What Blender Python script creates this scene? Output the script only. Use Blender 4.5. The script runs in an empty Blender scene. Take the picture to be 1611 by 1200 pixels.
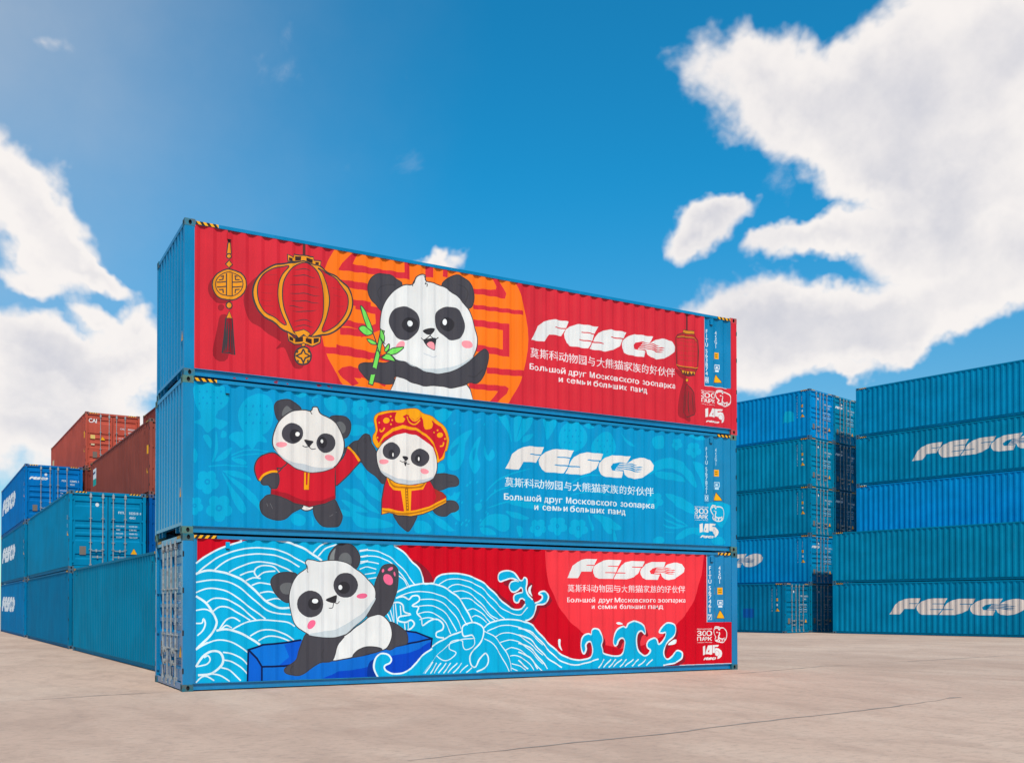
import bpy, bmesh, math, random
from mathutils import Vector, Matrix
from mathutils.geometry import tessellate_polygon

random.seed(7)
sc = bpy.context.scene
COL = sc.collection

# ------------------------------------------------------------------ camera
CAM = Vector((-3.32087, -16.27649, 1.41672))
YAW, PITCH = 0.4847, 0.0134
FPX, PX, PY, IW, IH = 1517.4913, 729.2864, 932.6763, 1611.0, 1200.0     # photograph's focal length / principal point in its own pixels
FW = Vector((math.sin(YAW) * math.cos(PITCH), math.cos(YAW) * math.cos(PITCH), math.sin(PITCH)))
RT = Vector((math.cos(YAW), -math.sin(YAW), 0))
UP = RT.cross(FW)
cd = bpy.data.cameras.new('camera')
cam = bpy.data.objects.new('camera', cd)
COL.objects.link(cam)
cam.matrix_world = Matrix(((RT.x, UP.x, -FW.x, CAM.x), (RT.y, UP.y, -FW.y, CAM.y), (RT.z, UP.z, -FW.z, CAM.z), (0, 0, 0, 1)))
cd.sensor_fit = 'HORIZONTAL'
cd.sensor_width = 36.0
cd.lens = FPX * 36.0 / IW
cd.shift_x = (IW / 2 - PX) / IW
cd.shift_y = (PY - IH / 2) / IW
cd.clip_start, cd.clip_end = 0.1, 6000
sc.camera = cam


def ray(u, v):
    return FW + RT * ((u - PX) / FPX) - UP * ((v - PY) / FPX)


def on_ground(u, v, z=0.0):
    d = ray(u, v)
    return CAM + d * ((z - CAM.z) / d.z)


# ------------------------------------------------------------------ sky, sun, exposure
SUN_EL, SUN_BEAR = math.radians(49), math.radians(192)      # bearing clockwise from +Y: behind the camera
sc.view_settings.view_transform = 'Standard'
sc.view_settings.look = 'None'
sc.view_settings.gamma = 1.0
sc.view_settings.exposure = 0.0
sc.cycles.max_bounces = 5
sc.cycles.diffuse_bounces = 3
sc.cycles.glossy_bounces = 2
sc.cycles.transmission_bounces = 1
sc.cycles.transparent_max_bounces = 2

world = bpy.data.worlds.new('World')
sc.world = world
world.use_nodes = True
NT = world.node_tree
NT.nodes.clear()


class G:
    """small helper to write node graphs"""

    def __init__(self, nt):
        self.nt = nt

    def node(self, t, **kw):
        n = self.nt.nodes.new(t)
        for k, v in kw.items():
            setattr(n, k, v)
        return n

    def put(self, sock, v):
        if isinstance(v, bpy.types.NodeSocket):
            self.nt.links.new(v, sock)
        else:
            sock.default_value = v

    def m(self, op, a, b=0.0, c=0.0, clamp=False):
        n = self.node('ShaderNodeMath', operation=op, use_clamp=clamp)
        self.put(n.inputs[0], a)
        self.put(n.inputs[1], b)
        self.put(n.inputs[2], c)
        return n.outputs[0]

    def vm(self, op, a, b=(0, 0, 0), s=None):
        n = self.node('ShaderNodeVectorMath', operation=op)
        self.put(n.inputs[0], a)
        self.put(n.inputs[1], b)
        if s is not None:
            self.put(n.inputs['Scale'], s)
        return n.outputs['Value'] if op in ('DOT_PRODUCT', 'LENGTH') else n.outputs['Vector']

    def noise(self, vec, scale, detail=4, rough=0.55, dist=0.0):
        n = self.node('ShaderNodeTexNoise')
        if vec is not None:
            self.put(n.inputs['Vector'], vec)
        n.inputs['Scale'].default_value = scale
        n.inputs['Detail'].default_value = detail
        n.inputs['Roughness'].default_value = rough
        n.inputs['Distortion'].default_value = dist
        return n.outputs['Fac'], n.outputs['Color']

    def ramp(self, x, a, b, y0=0.0, y1=1.0, smooth=True):
        n = self.node('ShaderNodeMapRange', interpolation_type='SMOOTHSTEP' if smooth else 'LINEAR')
        self.put(n.inputs['Value'], x)
        for k, v in (('From Min', a), ('From Max', b), ('To Min', y0), ('To Max', y1)):
            self.put(n.inputs[k], v)
        return n.outputs['Result']

    def mix(self, f, a, b, mode='MIX'):
        n = self.node('ShaderNodeMix', data_type='RGBA', blend_type=mode)
        self.put(n.inputs['Factor'], f)
        self.put(n.inputs['A'], a)
        self.put(n.inputs['B'], b)
        return [o for o in n.outputs if o.type == 'RGBA'][0]


def lin(r, g, b, k=1.0):
    def f(c):
        c /= 255.0
        return c / 12.92 if c <= 0.04045 else ((c + 0.055) / 1.055) ** 2.4
    return (f(r) * k, f(g) * k, f(b) * k, 1.0)


g = G(NT)
out = g.node('ShaderNodeOutputWorld')
bg = g.node('ShaderNodeBackground')
bg.inputs['Strength'].default_value = 0.1
NT.links.new(bg.outputs[0], out.inputs[0])
sky = g.node('ShaderNodeTexSky', sky_type='NISHITA')
sky.sun_disc = False
sky.sun_elevation = SUN_EL
sky.sun_rotation = SUN_BEAR
sky.air_density, sky.dust_density, sky.ozone_density = 1.0, 0.3, 1.0
tc = g.node('ShaderNodeTexCoord')
D = tc.outputs['Generated']
CLK = 10.0
sxd = g.node('ShaderNodeSeparateXYZ')
NT.links.new(D, sxd.inputs[0])
# clear dry air: the deep part of the sky holds hardly any red, the air near the horizon is paler
hs = g.vm('MULTIPLY', sky.outputs[0], g.mix(g.ramp(sxd.outputs[2], 0.06, 0.42), (0.72, 1.03, 1.12, 1), (0.10, 1.26, 1.62, 1)))
# clouds: bearing / elevation layout broken up by noise on the direction itself
nf, nc = g.noise(D, 7.0, 5, 0.60)
wob = g.vm('SCALE', g.vm('SUBTRACT', nc, (0.5, 0.5, 0.5)), s=0.15)
DW = g.vm('NORMALIZE', g.vm('ADD', D, wob))
sx = g.node('ShaderNodeSeparateXYZ')
NT.links.new(DW, sx.inputs[0])
cx = g.node('ShaderNodeCombineXYZ')
NT.links.new(g.m('ARCTAN2', sx.outputs[0], sx.outputs[1]), cx.inputs[0])
NT.links.new(g.m('ARCSINE', sx.outputs[2]), cx.inputs[1])
AE = cx.outputs[0]


def azel(u, v):
    d = ray(u, v).normalized()
    return math.atan2(d.x, d.y), math.asin(d.z)


# (u, v) of a cloud's middle and its half sizes as seen in the photograph, tilt, weight
BLOBS = [(1175, 110, 130, 105, 0, 1), (1300, 130, 140, 100, 10, 1), (1450, 100, 190, 150, 15, 1.1), (1590, 60, 190, 150, 20, 1.1), (1430, 215, 200, 75, -8, 1), (1590, 220, 150, 120, 0, 1), (1530, 330, 190, 95, 0, 1.1),
         (1310, 345, 130, 40, 15, .95), (1590, 400, 190, 80, 0, 1.1), (1092, 352, 78, 44, 5, 1), (1190, 392, 46, 28, 20, .55),
         (1180, 520, 190, 85, 0, 1.15), (1330, 510, 190, 75, 5, 1.1), (1480, 480, 190, 65, 12, 1.1), (1195, 600, 60, 60, 0, .8), (1340, 585, 60, 20, 0, .6),
         (668, 410, 80, 34, 0, 1), (40, 335, 160, 75, -35, 1.05), (140, 402, 130, 26, -28, .85), (25, 418, 80, 24, -20, .6), (170, 508, 85, 30, -25, .75), (235, 522, 50, 45, 0, .8),
         (55, 550, 160, 70, -15, 1.1), (200, 585, 150, 60, 0, 1), (60, 610, 190, 70, 0, .8), (60, 690, 260, 80, 0, .75), (85, 65, 48, 60, 10, .40)]
tot = None
for (u, v, rx, ry, tilt, wgt) in BLOBS:
    a0, e0 = azel(u, v)
    a1, e1 = azel(u + 10, v)
    a2, e2 = azel(u, v - 10)
    mp = g.node('ShaderNodeMapping', vector_type='TEXTURE')
    g.put(mp.inputs['Vector'], AE)
    mp.inputs['Location'].default_value = (a0, e0, 0)
    mp.inputs['Rotation'].default_value = (0, 0, math.radians(tilt))
    mp.inputs['Scale'].default_value = (rx * (a1 - a0) / 10 * 1.25, ry * (e2 - e0) / 10 * 1.25, 1)
    gr = g.node('ShaderNodeTexGradient', gradient_type='SPHERICAL')
    g.put(gr.inputs['Vector'], mp.outputs[0])
    w = g.m('MULTIPLY', gr.outputs['Fac'], wgt * 1.35)
    tot = w if tot is None else g.m('MAXIMUM', g.m('MULTIPLY', g.m('ADD', tot, w), 0.72), g.m('MAXIMUM', tot, w))
# clouds away from the picture: the same kind of scattered cloud from noise alone
far, _ = g.noise(g.vm('MULTIPLY', D, (1.0, 1.0, 2.2)), 2.1, 4, 0.55)
behind = g.ramp(g.vm('DOT_PRODUCT', D, tuple(Vector((math.sin(YAW), math.cos(YAW), 0.35)).normalized())), 0.70, 0.45)
gen = g.m('MULTIPLY', g.ramp(far, 0.50, 0.72), behind)
tot = g.m('MAXIMUM', tot, gen)
nb, _ = g.noise(D, 9.0, 7, 0.55, 0.35)
dens = g.m('ADD', tot, g.m('MULTIPLY', g.m('SUBTRACT', nb, 0.5), 1.45))
cov = g.ramp(dens, 0.20, 0.68)
# shading inside a cloud: thick parts slightly grey-lilac
ns, _ = g.noise(g.vm('ADD', D, (0.02, 0.02, -0.05)), 5.0, 6, 0.62)
shade = g.m('ADD', g.m('MULTIPLY', g.m('SUBTRACT', ns, 0.5), 1.4), g.m('MULTIPLY', g.ramp(dens, 0.55, 1.35), 0.30))
ccol = g.mix(g.ramp(shade, 0.0, 0.80), lin(252, 246, 242, CLK), lin(194, 196, 209, CLK))
# whitish sun glare mixed into the left part of the sky's colour
a0, e0 = azel(-60, 20)
mp = g.node('ShaderNodeMapping', vector_type='TEXTURE')
g.put(mp.inputs['Vector'], AE)
mp.inputs['Location'].default_value = (a0, e0, 0)
mp.inputs['Scale'].default_value = (0.52, 0.60, 1)
gr = g.node('ShaderNodeTexGradient', gradient_type='QUADRATIC_SPHERE')
g.put(gr.inputs['Vector'], mp.outputs[0])
glare = g.m('MULTIPLY', gr.outputs['Fac'], 0.50)
hz = g.mix(glare, hs, lin(214, 214, 216, CLK))
final = g.mix(g.m('MULTIPLY', cov, 0.96), hz, ccol)
NT.links.new(final, bg.inputs['Color'])

sd = bpy.data.lights.new('sun', 'SUN')
sd.energy = 3.5
sd.angle = math.radians(2.5)
sd.color = (1.0, 0.895, 0.745)
so = bpy.data.objects.new('sun', sd)
COL.objects.link(so)
S = Vector((math.sin(SUN_BEAR) * math.cos(SUN_EL), math.cos(SUN_BEAR) * math.cos(SUN_EL), math.sin(SUN_EL)))
so.rotation_euler = S.to_track_quat('Z', 'Y').to_euler()

# ------------------------------------------------------------------ materials
MATS = {}


def principled(name):
    m = bpy.data.materials.new(name)
    m.use_nodes = True
    nt = m.node_tree
    return m, G(nt), nt.nodes['Principled BSDF']


def m_paint():
    """container paint; its colour is the object's colour, with grime, fading and a few rusty scuffs"""
    m, q, b = principled('container_paint')
    oi = q.node('ShaderNodeObjectInfo')
    t = q.node('ShaderNodeTexCoord')
    co = t.outputs['Object']
    rnd = oi.outputs['Random']
    co = q.vm('ADD', co, q.vm('SCALE', (17.0, 31.0, 11.0), s=rnd))
    n1, _ = q.noise(co, 0.7, 3, 0.6)
    n2, _ = q.noise(q.vm('MULTIPLY', co, (9.0, 9.0, 0.8)), 1.0, 3, 0.6)
    n3, _ = q.noise(co, 5.0, 5, 0.68)
    f = q.m('ADD', q.ramp(n1, 0.3, 0.7, 0.88, 1.10), q.ramp(n2, 0.3, 0.75, -0.05, 0.05))
    c = q.mix(1.0, oi.outputs['Color'], (1, 1, 1, 1), 'MULTIPLY')
    c = q.vm('SCALE', c, s=f)
    c = q.mix(q.ramp(n2, 0.62, 0.85, 0.0, 0.10), c, (0.22, 0.24, 0.24, 1))
    c = q.mix(q.ramp(n3, 0.715, 0.76, 0.0, 0.75), c, (0.10, 0.045, 0.025, 1))
    q.put(b.inputs['Base Color'], c)
    # alpha of the object's colour: 1 = old chalky paint, 0 = newer glossy paint
    al = oi.outputs['Alpha']
    q.put(b.inputs['Roughness'], q.m('ADD', q.ramp(n1, 0.2, 0.8, 0.20, 0.30), q.m('MULTIPLY', al, 0.36)))
    q.put(b.inputs['Specular IOR Level'], q.ramp(al, 0.0, 1.0, 0.5, 0.05, smooth=False))
    bp = q.node('ShaderNodeBump')
    bp.inputs['Strength'].default_value = 0.25
    bp.inputs['Distance'].default_value = 0.02
    nd, _ = q.noise(co, 1.6, 1, 0.5)
    q.put(bp.inputs['Height'], nd)
    q.put(b.inputs['Normal'], bp.outputs[0])
    return m


def m_plain(name, col, rough=0.5, metal=0.0, var=0.10, scale=3.0, rust=0.0):
    m, q, b = principled(name)
    t = q.node('ShaderNodeTexCoord')
    n1, _ = q.noise(t.outputs['Object'], scale, 5, 0.6)
    c = q.vm('SCALE', col[:3], s=q.ramp(n1, 0.25, 0.75, 1 - var, 1 + var))
    if rust:
        n2, _ = q.noise(t.outputs['Object'], 14.0, 6, 0.65)
        c = q.mix(q.ramp(n2, 0.5, 0.62, 0.0, rust), c, (0.13, 0.06, 0.03, 1))
    q.put(b.inputs['Base Color'], c)
    b.inputs['Roughness'].default_value = rough
    b.inputs['Metallic'].default_value = metal
    b.inputs['Specular IOR Level'].default_value = 0.3
    return m


def m_casting():
    m, q, b = principled('casting_paint')
    oi = q.node('ShaderNodeObjectInfo')
    t = q.node('ShaderNodeTexCoord')
    co = q.vm('ADD', t.outputs['Object'], q.vm('SCALE', (7.0, 3.0, 5.0), s=oi.outputs['Random']))
    n2, _ = q.noise(co, 9.0, 6, 0.65)
    c = q.mix(q.ramp(n2, 0.42, 0.66, 0.0, 0.75), oi.outputs['Color'], (0.11, 0.085, 0.06, 1))
    q.put(b.inputs['Base Color'], c)
    b.inputs['Roughness'].default_value = 0.7
    return m


def m_ground():
    m, q, b = principled('concrete')
    t = q.node('ShaderNodeTexCoord')
    co = t.outputs['Object']
    n1, _ = q.noise(co, 0.09, 5, 0.6)
    n2, _ = q.noise(q.vm('MULTIPLY', co, (1.0, 0.55, 1.0)), 1.3, 8, 0.68, 0.6)
    n3, _ = q.noise(q.vm('MULTIPLY', co, (0.8, 1.25, 1.0)), 9.0, 7, 0.75)
    n4, _ = q.noise(q.vm('MULTIPLY', co, (0.5, 0.28, 1.0)), 0.8, 6, 0.62, 0.3)
    base = q.mix(q.ramp(n1, 0.3, 0.7), lin(222, 188, 164), lin(201, 167, 145))
    base = q.mix(q.ramp(n2, 0.42, 0.66, 0.0, 0.45), base, lin(178, 147, 128))
    base = q.mix(q.ramp(n4, 0.46, 0.70, 0.0, 0.5), base, lin(228, 198, 174))
    base = q.mix(q.ramp(n3, 0.46, 0.70, 0.0, 0.42), base, lin(150, 126, 113))
    q.put(b.inputs['Base Color'], base)
    b.inputs['Roughness'].default_value = 0.88
    b.inputs['Specular IOR Level'].default_value = 0.2
    bp = q.node('ShaderNodeBump')
    bp.inputs['Strength'].default_value = 0.5
    bp.inputs['Distance'].default_value = 0.012
    q.put(bp.inputs['Height'], q.m('ADD', q.m('MULTIPLY', n2, 1.2), q.m('MULTIPLY', n3, 0.35)))
    q.put(b.inputs['Normal'], bp.outputs[0])
    return m


def ink(rgb):
    """painted artwork colour, as a slightly weathered coat of paint"""
    k = ('ink', rgb)
    if k not in MATS:
        m, q, b = principled('paint_%02x%02x%02x' % rgb)
        t = q.node('ShaderNodeTexCoord')
        n1, _ = q.noise(t.outputs['Object'], 0.8, 3, 0.6)
        n2, _ = q.noise(q.vm('MULTIPLY', t.outputs['Object'], (8.0, 8.0, 0.7)), 1.2, 3, 0.6)
        f = q.m('ADD', q.ramp(n1, 0.3, 0.7, 0.93, 1.05), q.ramp(n2, 0.3, 0.75, -0.045, 0.045))
        c = q.vm('SCALE', lin(*rgb)[:3], s=f)
        q.put(b.inputs['Base Color'], c)
        b.inputs['Roughness'].default_value = 0.5
        b.inputs['Specular IOR Level'].default_value = 0.12
        bp = q.node('ShaderNodeBump')
        bp.inputs['Strength'].default_value = 0.2
        bp.inputs['Distance'].default_value = 0.02
        nd, _ = q.noise(t.outputs['Object'], 1.6, 1, 0.5)
        q.put(bp.inputs['Height'], nd)
        q.put(b.inputs['Normal'], bp.outputs[0])
        MATS[k] = m
    return MATS[k]


PAINT = m_paint()
CASTM = m_casting()
CONC = m_ground()
STEEL = m_plain('galvanised_steel', (0.36, 0.38, 0.39, 1), 0.5, 0.25, 0.18, 8, 0.35)
DARK = m_plain('dark_underside_and_shade', (0.012, 0.013, 0.015, 1), 0.8)  # near-black of the underside, also painted in as shade in holes and pockets
RUBBER = m_plain('door_gasket', (0.022, 0.024, 0.026, 1), 0.7)
CRACKM = m_plain('crack_filling', (0.36, 0.285, 0.24, 1), 0.9)

# ------------------------------------------------------------------ mesh helpers


class MB:
    def __init__(self):
        self.v, self.f, self.mi = [], [], []

    def box(self, x0, x1, y0, y1, z0, z1, mi=0):
        n = len(self.v)
        self.v += [(x0, y0, z0), (x1, y0, z0), (x1, y1, z0), (x0, y1, z0), (x0, y0, z1), (x1, y0, z1), (x1, y1, z1), (x0, y1, z1)]
        for q in ((0, 3, 2, 1), (4, 5, 6, 7), (0, 1, 5, 4), (1, 2, 6, 5), (2, 3, 7, 6), (3, 0, 4, 7)):
            self.f.append(tuple(n + i for i in q))
            self.mi.append(mi)
        return self

    def face(self, pts, mi=0):
        n = len(self.v)
        self.v += [tuple(p) for p in pts]
        self.f.append(tuple(range(n, n + len(pts))))
        self.mi.append(mi)
        return self

    def tube(self, a, b, r, n=8, mi=0):
        a, b = Vector(a), Vector(b)
        d = (b - a).normalized()
        s = d.orthogonal().normalized()
        t = d.cross(s)
        k = len(self.v)
        for p in (a, b):
            for i in range(n):
                an = 2 * math.pi * i / n
                self.v.append(tuple(p + s * (r * math.cos(an)) + t * (r * math.sin(an))))
        for i in range(n):
            j = (i + 1) % n
            self.f.append((k + i, k + j, k + n + j, k + n + i))
            self.mi.append(mi)
        self.f.append(tuple(k + i for i in reversed(range(n))))
        self.f.append(tuple(k + n + i for i in range(n)))
        self.mi += [mi, mi]
        return self

    def mesh(self, name, *mats, fix=True):
        me = bpy.data.meshes.new(name)
        me.from_pydata(self.v, [], self.f)
        for m in mats:
            me.materials.append(m)
        me.polygons.foreach_set('material_index', self.mi)
        if fix:
            bm = bmesh.new()
            bm.from_mesh(me)
            bmesh.ops.recalc_face_normals(bm, faces=bm.faces)
            bm.to_mesh(me)
            bm.free()
        me.update()
        return me


def link(name, me, parent=None, color=None):
    o = bpy.data.objects.new(name, me)
    COL.objects.link(o)
    o.parent = parent
    if color is not None:
        o.color = color
    return o


# ------------------------------------------------------------------ ground
N = 90
gm = MB()
gm.face([(-1500, -1500, 0), (1500, -1500, 0), (1500, 1500, 0), (-1500, 1500, 0)])
go = link('ground', gm.mesh('ground', CONC, fix=False))
go['kind'] = 'structure'


def crack(px, width, name='crack', jit=0.012):
    """a crack in the concrete running through ground points seen at these photo pixels"""
    P = [on_ground(u, v) for u, v in px]
    pts = []
    for a, b in zip(P, P[1:]):
        n = max(2, int((b - a).length / 0.22))
        for i in range(n):
            q = a.lerp(b, i / n)
            pts.append(q)
    pts.append(P[-1])
    m = MB()
    L, R = [], []
    for i, q in enumerate(pts):
        t = (pts[min(i + 1, len(pts) - 1)] - pts[max(i - 1, 0)]).normalized()
        s = Vector((-t.y, t.x, 0))
        o = random.uniform(-jit, jit) * 2
        w = width * random.uniform(0.35, 1.2) * (0.25 + 0.75 * min(1, i / 6, (len(pts) - 1 - i) / 6))
        L.append(q + s * (o + w / 2) + Vector((0, 0, 0.004)))
        R.append(q + s * (o - w / 2) + Vector((0, 0, 0.004)))
    for i in range(len(pts) - 1):
        m.face([L[i], R[i], R[i + 1], L[i + 1]])
    o = link(name, m.mesh(name, CRACKM), go)
    return o


crack([(0, 1103), (60, 1100), (150, 1094), (230, 1090), (300, 1087)], 0.055)
crack([(640, 1196), (790, 1180), (930, 1165), (1010, 1158), (1100, 1147), (1210, 1133), (1310, 1122), (1400, 1112), (1490, 1099)], 0.045)
crack([(1489, 1098.5), (1500, 1097.5), (1512, 1096.5)], 0.17, 'crack', 0.02)
crack([(1120, 1062), (1200, 1056), (1290, 1048), (1360, 1045)], 0.05)
crack([(1400, 1042), (1480, 1037), (1600, 1030)], 0.05)

# ------------------------------------------------------------------ shipping container, local frame: x = length (doors at x = 0), y = width, z = up
L, W, H = 12.192, 2.470, 2.625
PO, DEP, X0, NP = 0.012, 0.032, 0.165, 43
PIT = (L - 2 * X0) / NP
ZB, ZT = 0.135, H - 0.078          # bottom and top of the corrugated side


def recess(s):
    """depth of the side's corrugation at s metres along it"""
    if s <= X0 or s >= L - X0:
        return 0.0
    t = ((s - X0) / PIT) % 1.0
    t = min(t, 1 - t)
    return DEP * min(1.0, max(0.0, (t - 0.125) / 0.25))


FOLDS = [X0 + (i + k) * PIT for i in range(NP) for k in (0.125, 0.375, 0.625, 0.875)]
PARTS = []                          # (name, mesh, parent index or None, colour role)


def add_part(name, me, role='body', parent=None):
    PARTS.append((name, me, parent, role))
    return len(PARTS) - 1


def sheet(xs, f, z0, z1, mir):
    m = MB()
    for a, b in zip(xs, xs[1:]):
        m.face([f(a, z0), f(b, z0), f(b, z1), f(a, z1)])
    if mir:
        m.f = [tuple(reversed(q)) for q in m.f]
    return m


for sd_ in (0, 1):
    xs = [X0 - 0.02] + FOLDS + [L - X0 + 0.02]
    yy = (lambda x, z: (x, PO + recess(x), z)) if sd_ == 0 else (lambda x, z: (x, W - PO - recess(x), z))
    add_part('side_panel', sheet(xs, yy, ZB - 0.006, ZT + 0.012, sd_).mesh('side_panel', PAINT, fix=False))
    y0, y1 = (0.004, 0.064) if sd_ == 0 else (W - 0.064, W - 0.004)
    add_part('top_rail', MB().box(0.178, L - 0.178, y0, y1, H - 0.078, H - 0.022).mesh('top_rail', PAINT))
    y0, y1 = (0.050, 0.090) if sd_ == 0 else (W - 0.090, W - 0.050)
    m = MB().box(0.178, L - 0.178, y0, y1, 0.028, ZB - 0.006)
    y0, y1 = (0.040, 0.10) if sd_ == 0 else (W - 0.10, W - 0.040)
    m.box(0.178, L - 0.178, y0, y1, 0.020, 0.034)
    y0, y1 = (PO - 0.001, 0.092) if sd_ == 0 else (W - 0.092, W - PO + 0.001)
    m.box(0.178, L - 0.178, y0, y1, ZB - 0.012, ZB - 0.001)
    add_part('bottom_rail', m.mesh('bottom_rail', PAINT))
    # vents under the top rail
    for ie, xv in enumerate((0.745, L - 0.745)):
        y0, y1 = (PO - 0.022, PO + 0.04) if sd_ == 0 else (W - PO - 0.04, W - PO + 0.022)
        m = MB().box(xv - 0.035, xv + 0.035, y0, y1, H - 0.235, H - 0.125)
        ya = -0.012 if sd_ == 0 else W - 0.008
        m.box(xv - 0.028, xv + 0.028, ya, ya + 0.02, H - 0.25, H - 0.236, 1)
        add_part('vent', m.mesh('vent', PAINT, DARK), 'vent%d%d' % (sd_, ie))
    # yellow and black warning stripes on the rail ends
    for xa in (0.185, L - 0.185 - 0.38):
        m = MB()
        ys = 0.001 if sd_ == 0 else W - 0.001
        zz0, zz1, n = H - 0.076, H - 0.024, 7
        wd = 0.38 / n
        for i in range(n + 1):
            a, b = xa + (i - 0.5) * wd, xa + (i + 0.5) * wd
            q = [(a - 0.02, zz0), (b - 0.02, zz0), (b + 0.02, zz1), (a + 0.02, zz1)]
            q = [(min(max(x, xa), xa + 0.38), z) for x, z in q]
            m.face([(x, ys, z) for x, z in q], i % 2)
        add_part('hazard_stripe', m.mesh('hazard_stripe', ink((246, 176, 30)), ink((45, 42, 40))))
# closed end
ne = 9
pe = (W - 0.22) / ne
ef = [0.11] + [0.11 + (i + k) * pe for i in range(ne) for k in (0.20, 0.39, 0.61, 0.80)] + [W - 0.11]


def erec(y):
    t = ((y - 0.11) / pe) % 1.0
    t = min(t, 1 - t)
    return 0.045 * min(1.0, max(0.0, (t - 0.20) / 0.19))


ew = MB()
for a, b in zip(ef, ef[1:]):
    ew.face([(L - 0.012 - erec(a), a, 0.186), (L - 0.012 - erec(b), b, 0.186), (L - 0.012 - erec(b), b, H - 0.085), (L - 0.012 - erec(a), a, H - 0.085)])
add_part('end_wall', ew.mesh('end_wall', PAINT, fix=False))
add_part('end_header', MB().box(L - 0.08, L - 0.006, 0.162, W - 0.162, H - 0.09, H - 0.022).mesh('end_header', PAINT))
m = MB().box(L - 0.09, L - 0.006, 0.10, W - 0.10, 0.135, 0.192)
for yg in (0.32, 0.62, W - 0.62, W - 0.32):
    m.face([(L - 0.03, yg - 0.006, 0.137), (L - 0.03, yg + 0.006, 0.137), (L - 0.16, yg + 0.006, 0.0), (L - 0.16, yg - 0.006, 0.0)])
    m.box(L - 0.09, L - 0.02, yg - 0.012, yg + 0.012, 0.04, 0.136)
add_part('end_sill', m.mesh('end_sill', PAINT))
# frame posts and castings
for xe in (0, 1):
    for ye in (0, 1):
        x0, x1 = (0.0, 0.168) if xe == 0 else (L - 0.168, L)
        y0, y1 = (0.003, 0.11) if ye == 0 else (W - 0.11, W - 0.003)
        m = MB().box(x0 + (0.003 if xe == 0 else 0), x1 - (0.003 if xe == 1 else 0), y0, y1, 0.117, H - 0.117)
        if xe == 0:                 # proud dark blocks paint the shade of the hinge pockets on the door posts
            for zf in (0.13, 0.37, 0.64, 0.87):
                ya = 0.0 if ye == 0 else W - 0.012
                m.box(-0.001, 0.022, ya, ya + 0.012, H * zf - 0.045, H * zf + 0.045, 1)
        add_part('corner_post', m.mesh('corner_post', PAINT, DARK), 'post%d' % xe)
        for ze in (0, 1):
            m = MB()
            sxx, syy, szz = 0.178, 0.162, 0.118

            def P(a, b, c):
                return (a if xe == 0 else L - a, b if ye == 0 else W - b, c if ze == 0 else H - c)
            # box without the side and end faces, which carry oval holes
            m.face([P(0, 0, 0), P(sxx, 0, 0), P(sxx, syy, 0), P(0, syy, 0)])
            m.face([P(0, 0, szz), P(sxx, 0, szz), P(sxx, syy, szz), P(0, syy, szz)])
            m.face([P(sxx, 0, 0), P(sxx, syy, 0), P(sxx, syy, szz), P(sxx, 0, szz)])
            m.face([P(0, syy, 0), P(sxx, syy, 0), P(sxx, syy, szz), P(0, syy, szz)])
            for fc, wd in ((0, sxx), (1, syy)):
                cx, cz, rx, rz = wd * 0.52, szz * 0.5, 0.028, 0.040
                nO = 12
                ring = [(cx + rx * math.sin(2 * math.pi * i / nO), cz - rz * math.cos(2 * math.pi * i / nO)) for i in range(nO)]
                # outer points of a rectangle in the directions of the ring
                outr = []
                for (a, b) in ring:
                    dx, dz = a - cx, b - cz
                    k = min(((wd - cx) if dx > 0 else cx) / abs(dx) if abs(dx) > 1e-9 else 1e9, (szz - cz) / abs(dz) if abs(dz) > 1e-9 else 1e9)
                    outr.append((cx + dx * k, cz + dz * k))
                corners = [(0, 0), (wd, 0), (wd, szz), (0, szz)]

                def Q(a, b, dd=0.0):
                    return P(a, dd, b) if fc == 0 else P(dd, a, b)
                for i in range(nO):
                    j = (i + 1) % nO
                    pl = [Q(*ring[i]), Q(*outr[i])]
                    for c in corners:
                        a0, a1 = outr[i], outr[j]
                        if (abs(a0[0] - c[0]) < 1e-6 and abs(a1[1] - c[1]) < 1e-6 and abs(a0[1] - c[1]) > 1e-6) or (abs(a0[1] - c[1]) < 1e-6 and abs(a1[0] - c[0]) < 1e-6 and abs(a0[0] - c[0]) > 1e-6):
                            pl.append(Q(*c))
                    pl += [Q(*outr[j]), Q(*ring[j])]
                    m.face(pl)
                    m.face([Q(*ring[i]), Q(*ring[j]), Q(*ring[j], 0.028), Q(*ring[i], 0.028)], 1)
                m.face([Q(*r, 0.028) for r in ring], 1)  # shallow near-black back paints the shade inside the hole
            add_part('corner_casting', m.mesh('corner_casting', CASTM, DARK), 'cast%d' % xe)
# roof, floor
add_part('roof', MB().box(0.02, L - 0.02, 0.05, W - 0.05, H - 0.05, H - 0.032).mesh('roof', PAINT))
add_part('floor', MB().box(0.13, L - 0.35, 0.11, W - 0.11, 0.04, 0.15).box(L - 0.36, L - 0.1, 0.11, W - 0.11, 0.16, 0.18).mesh('floor', DARK))
# door end
add_part('door_header', MB().box(0.012, 0.11, 0.162, W - 0.162, H - 0.125, H - 0.022).mesh('door_header', PAINT))
add_part('door_sill', MB().box(0.012, 0.11, 0.162, W - 0.162, 0.022, 0.135).mesh('door_sill', PAINT))
for xa in (0.19, W - 0.19 - 0.36):
    m = MB()
    n, wd = 7, 0.36 / 7
    for i in range(n + 1):
        a, b = xa + (i - 0.5) * wd, xa + (i + 0.5) * wd
        q = [(a + 0.02, H - 0.07), (b + 0.02, H - 0.07), (b - 0.02, H - 0.024), (a - 0.02, H - 0.024)]
        m.face([(0.009, min(max(y, xa), xa + 0.36), z) for y, z in q], i % 2)
    add_part('hazard_stripe', m.mesh('hazard_stripe', ink((246, 176, 30)), ink((45, 42, 40))))
DX, DZ0, DZ1 = 0.050, 0.150, H - 0.140
BANDS = [(.085, .165), (.36, .44), (.465, .545), (.575, .655), (.835, .915)]
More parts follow.
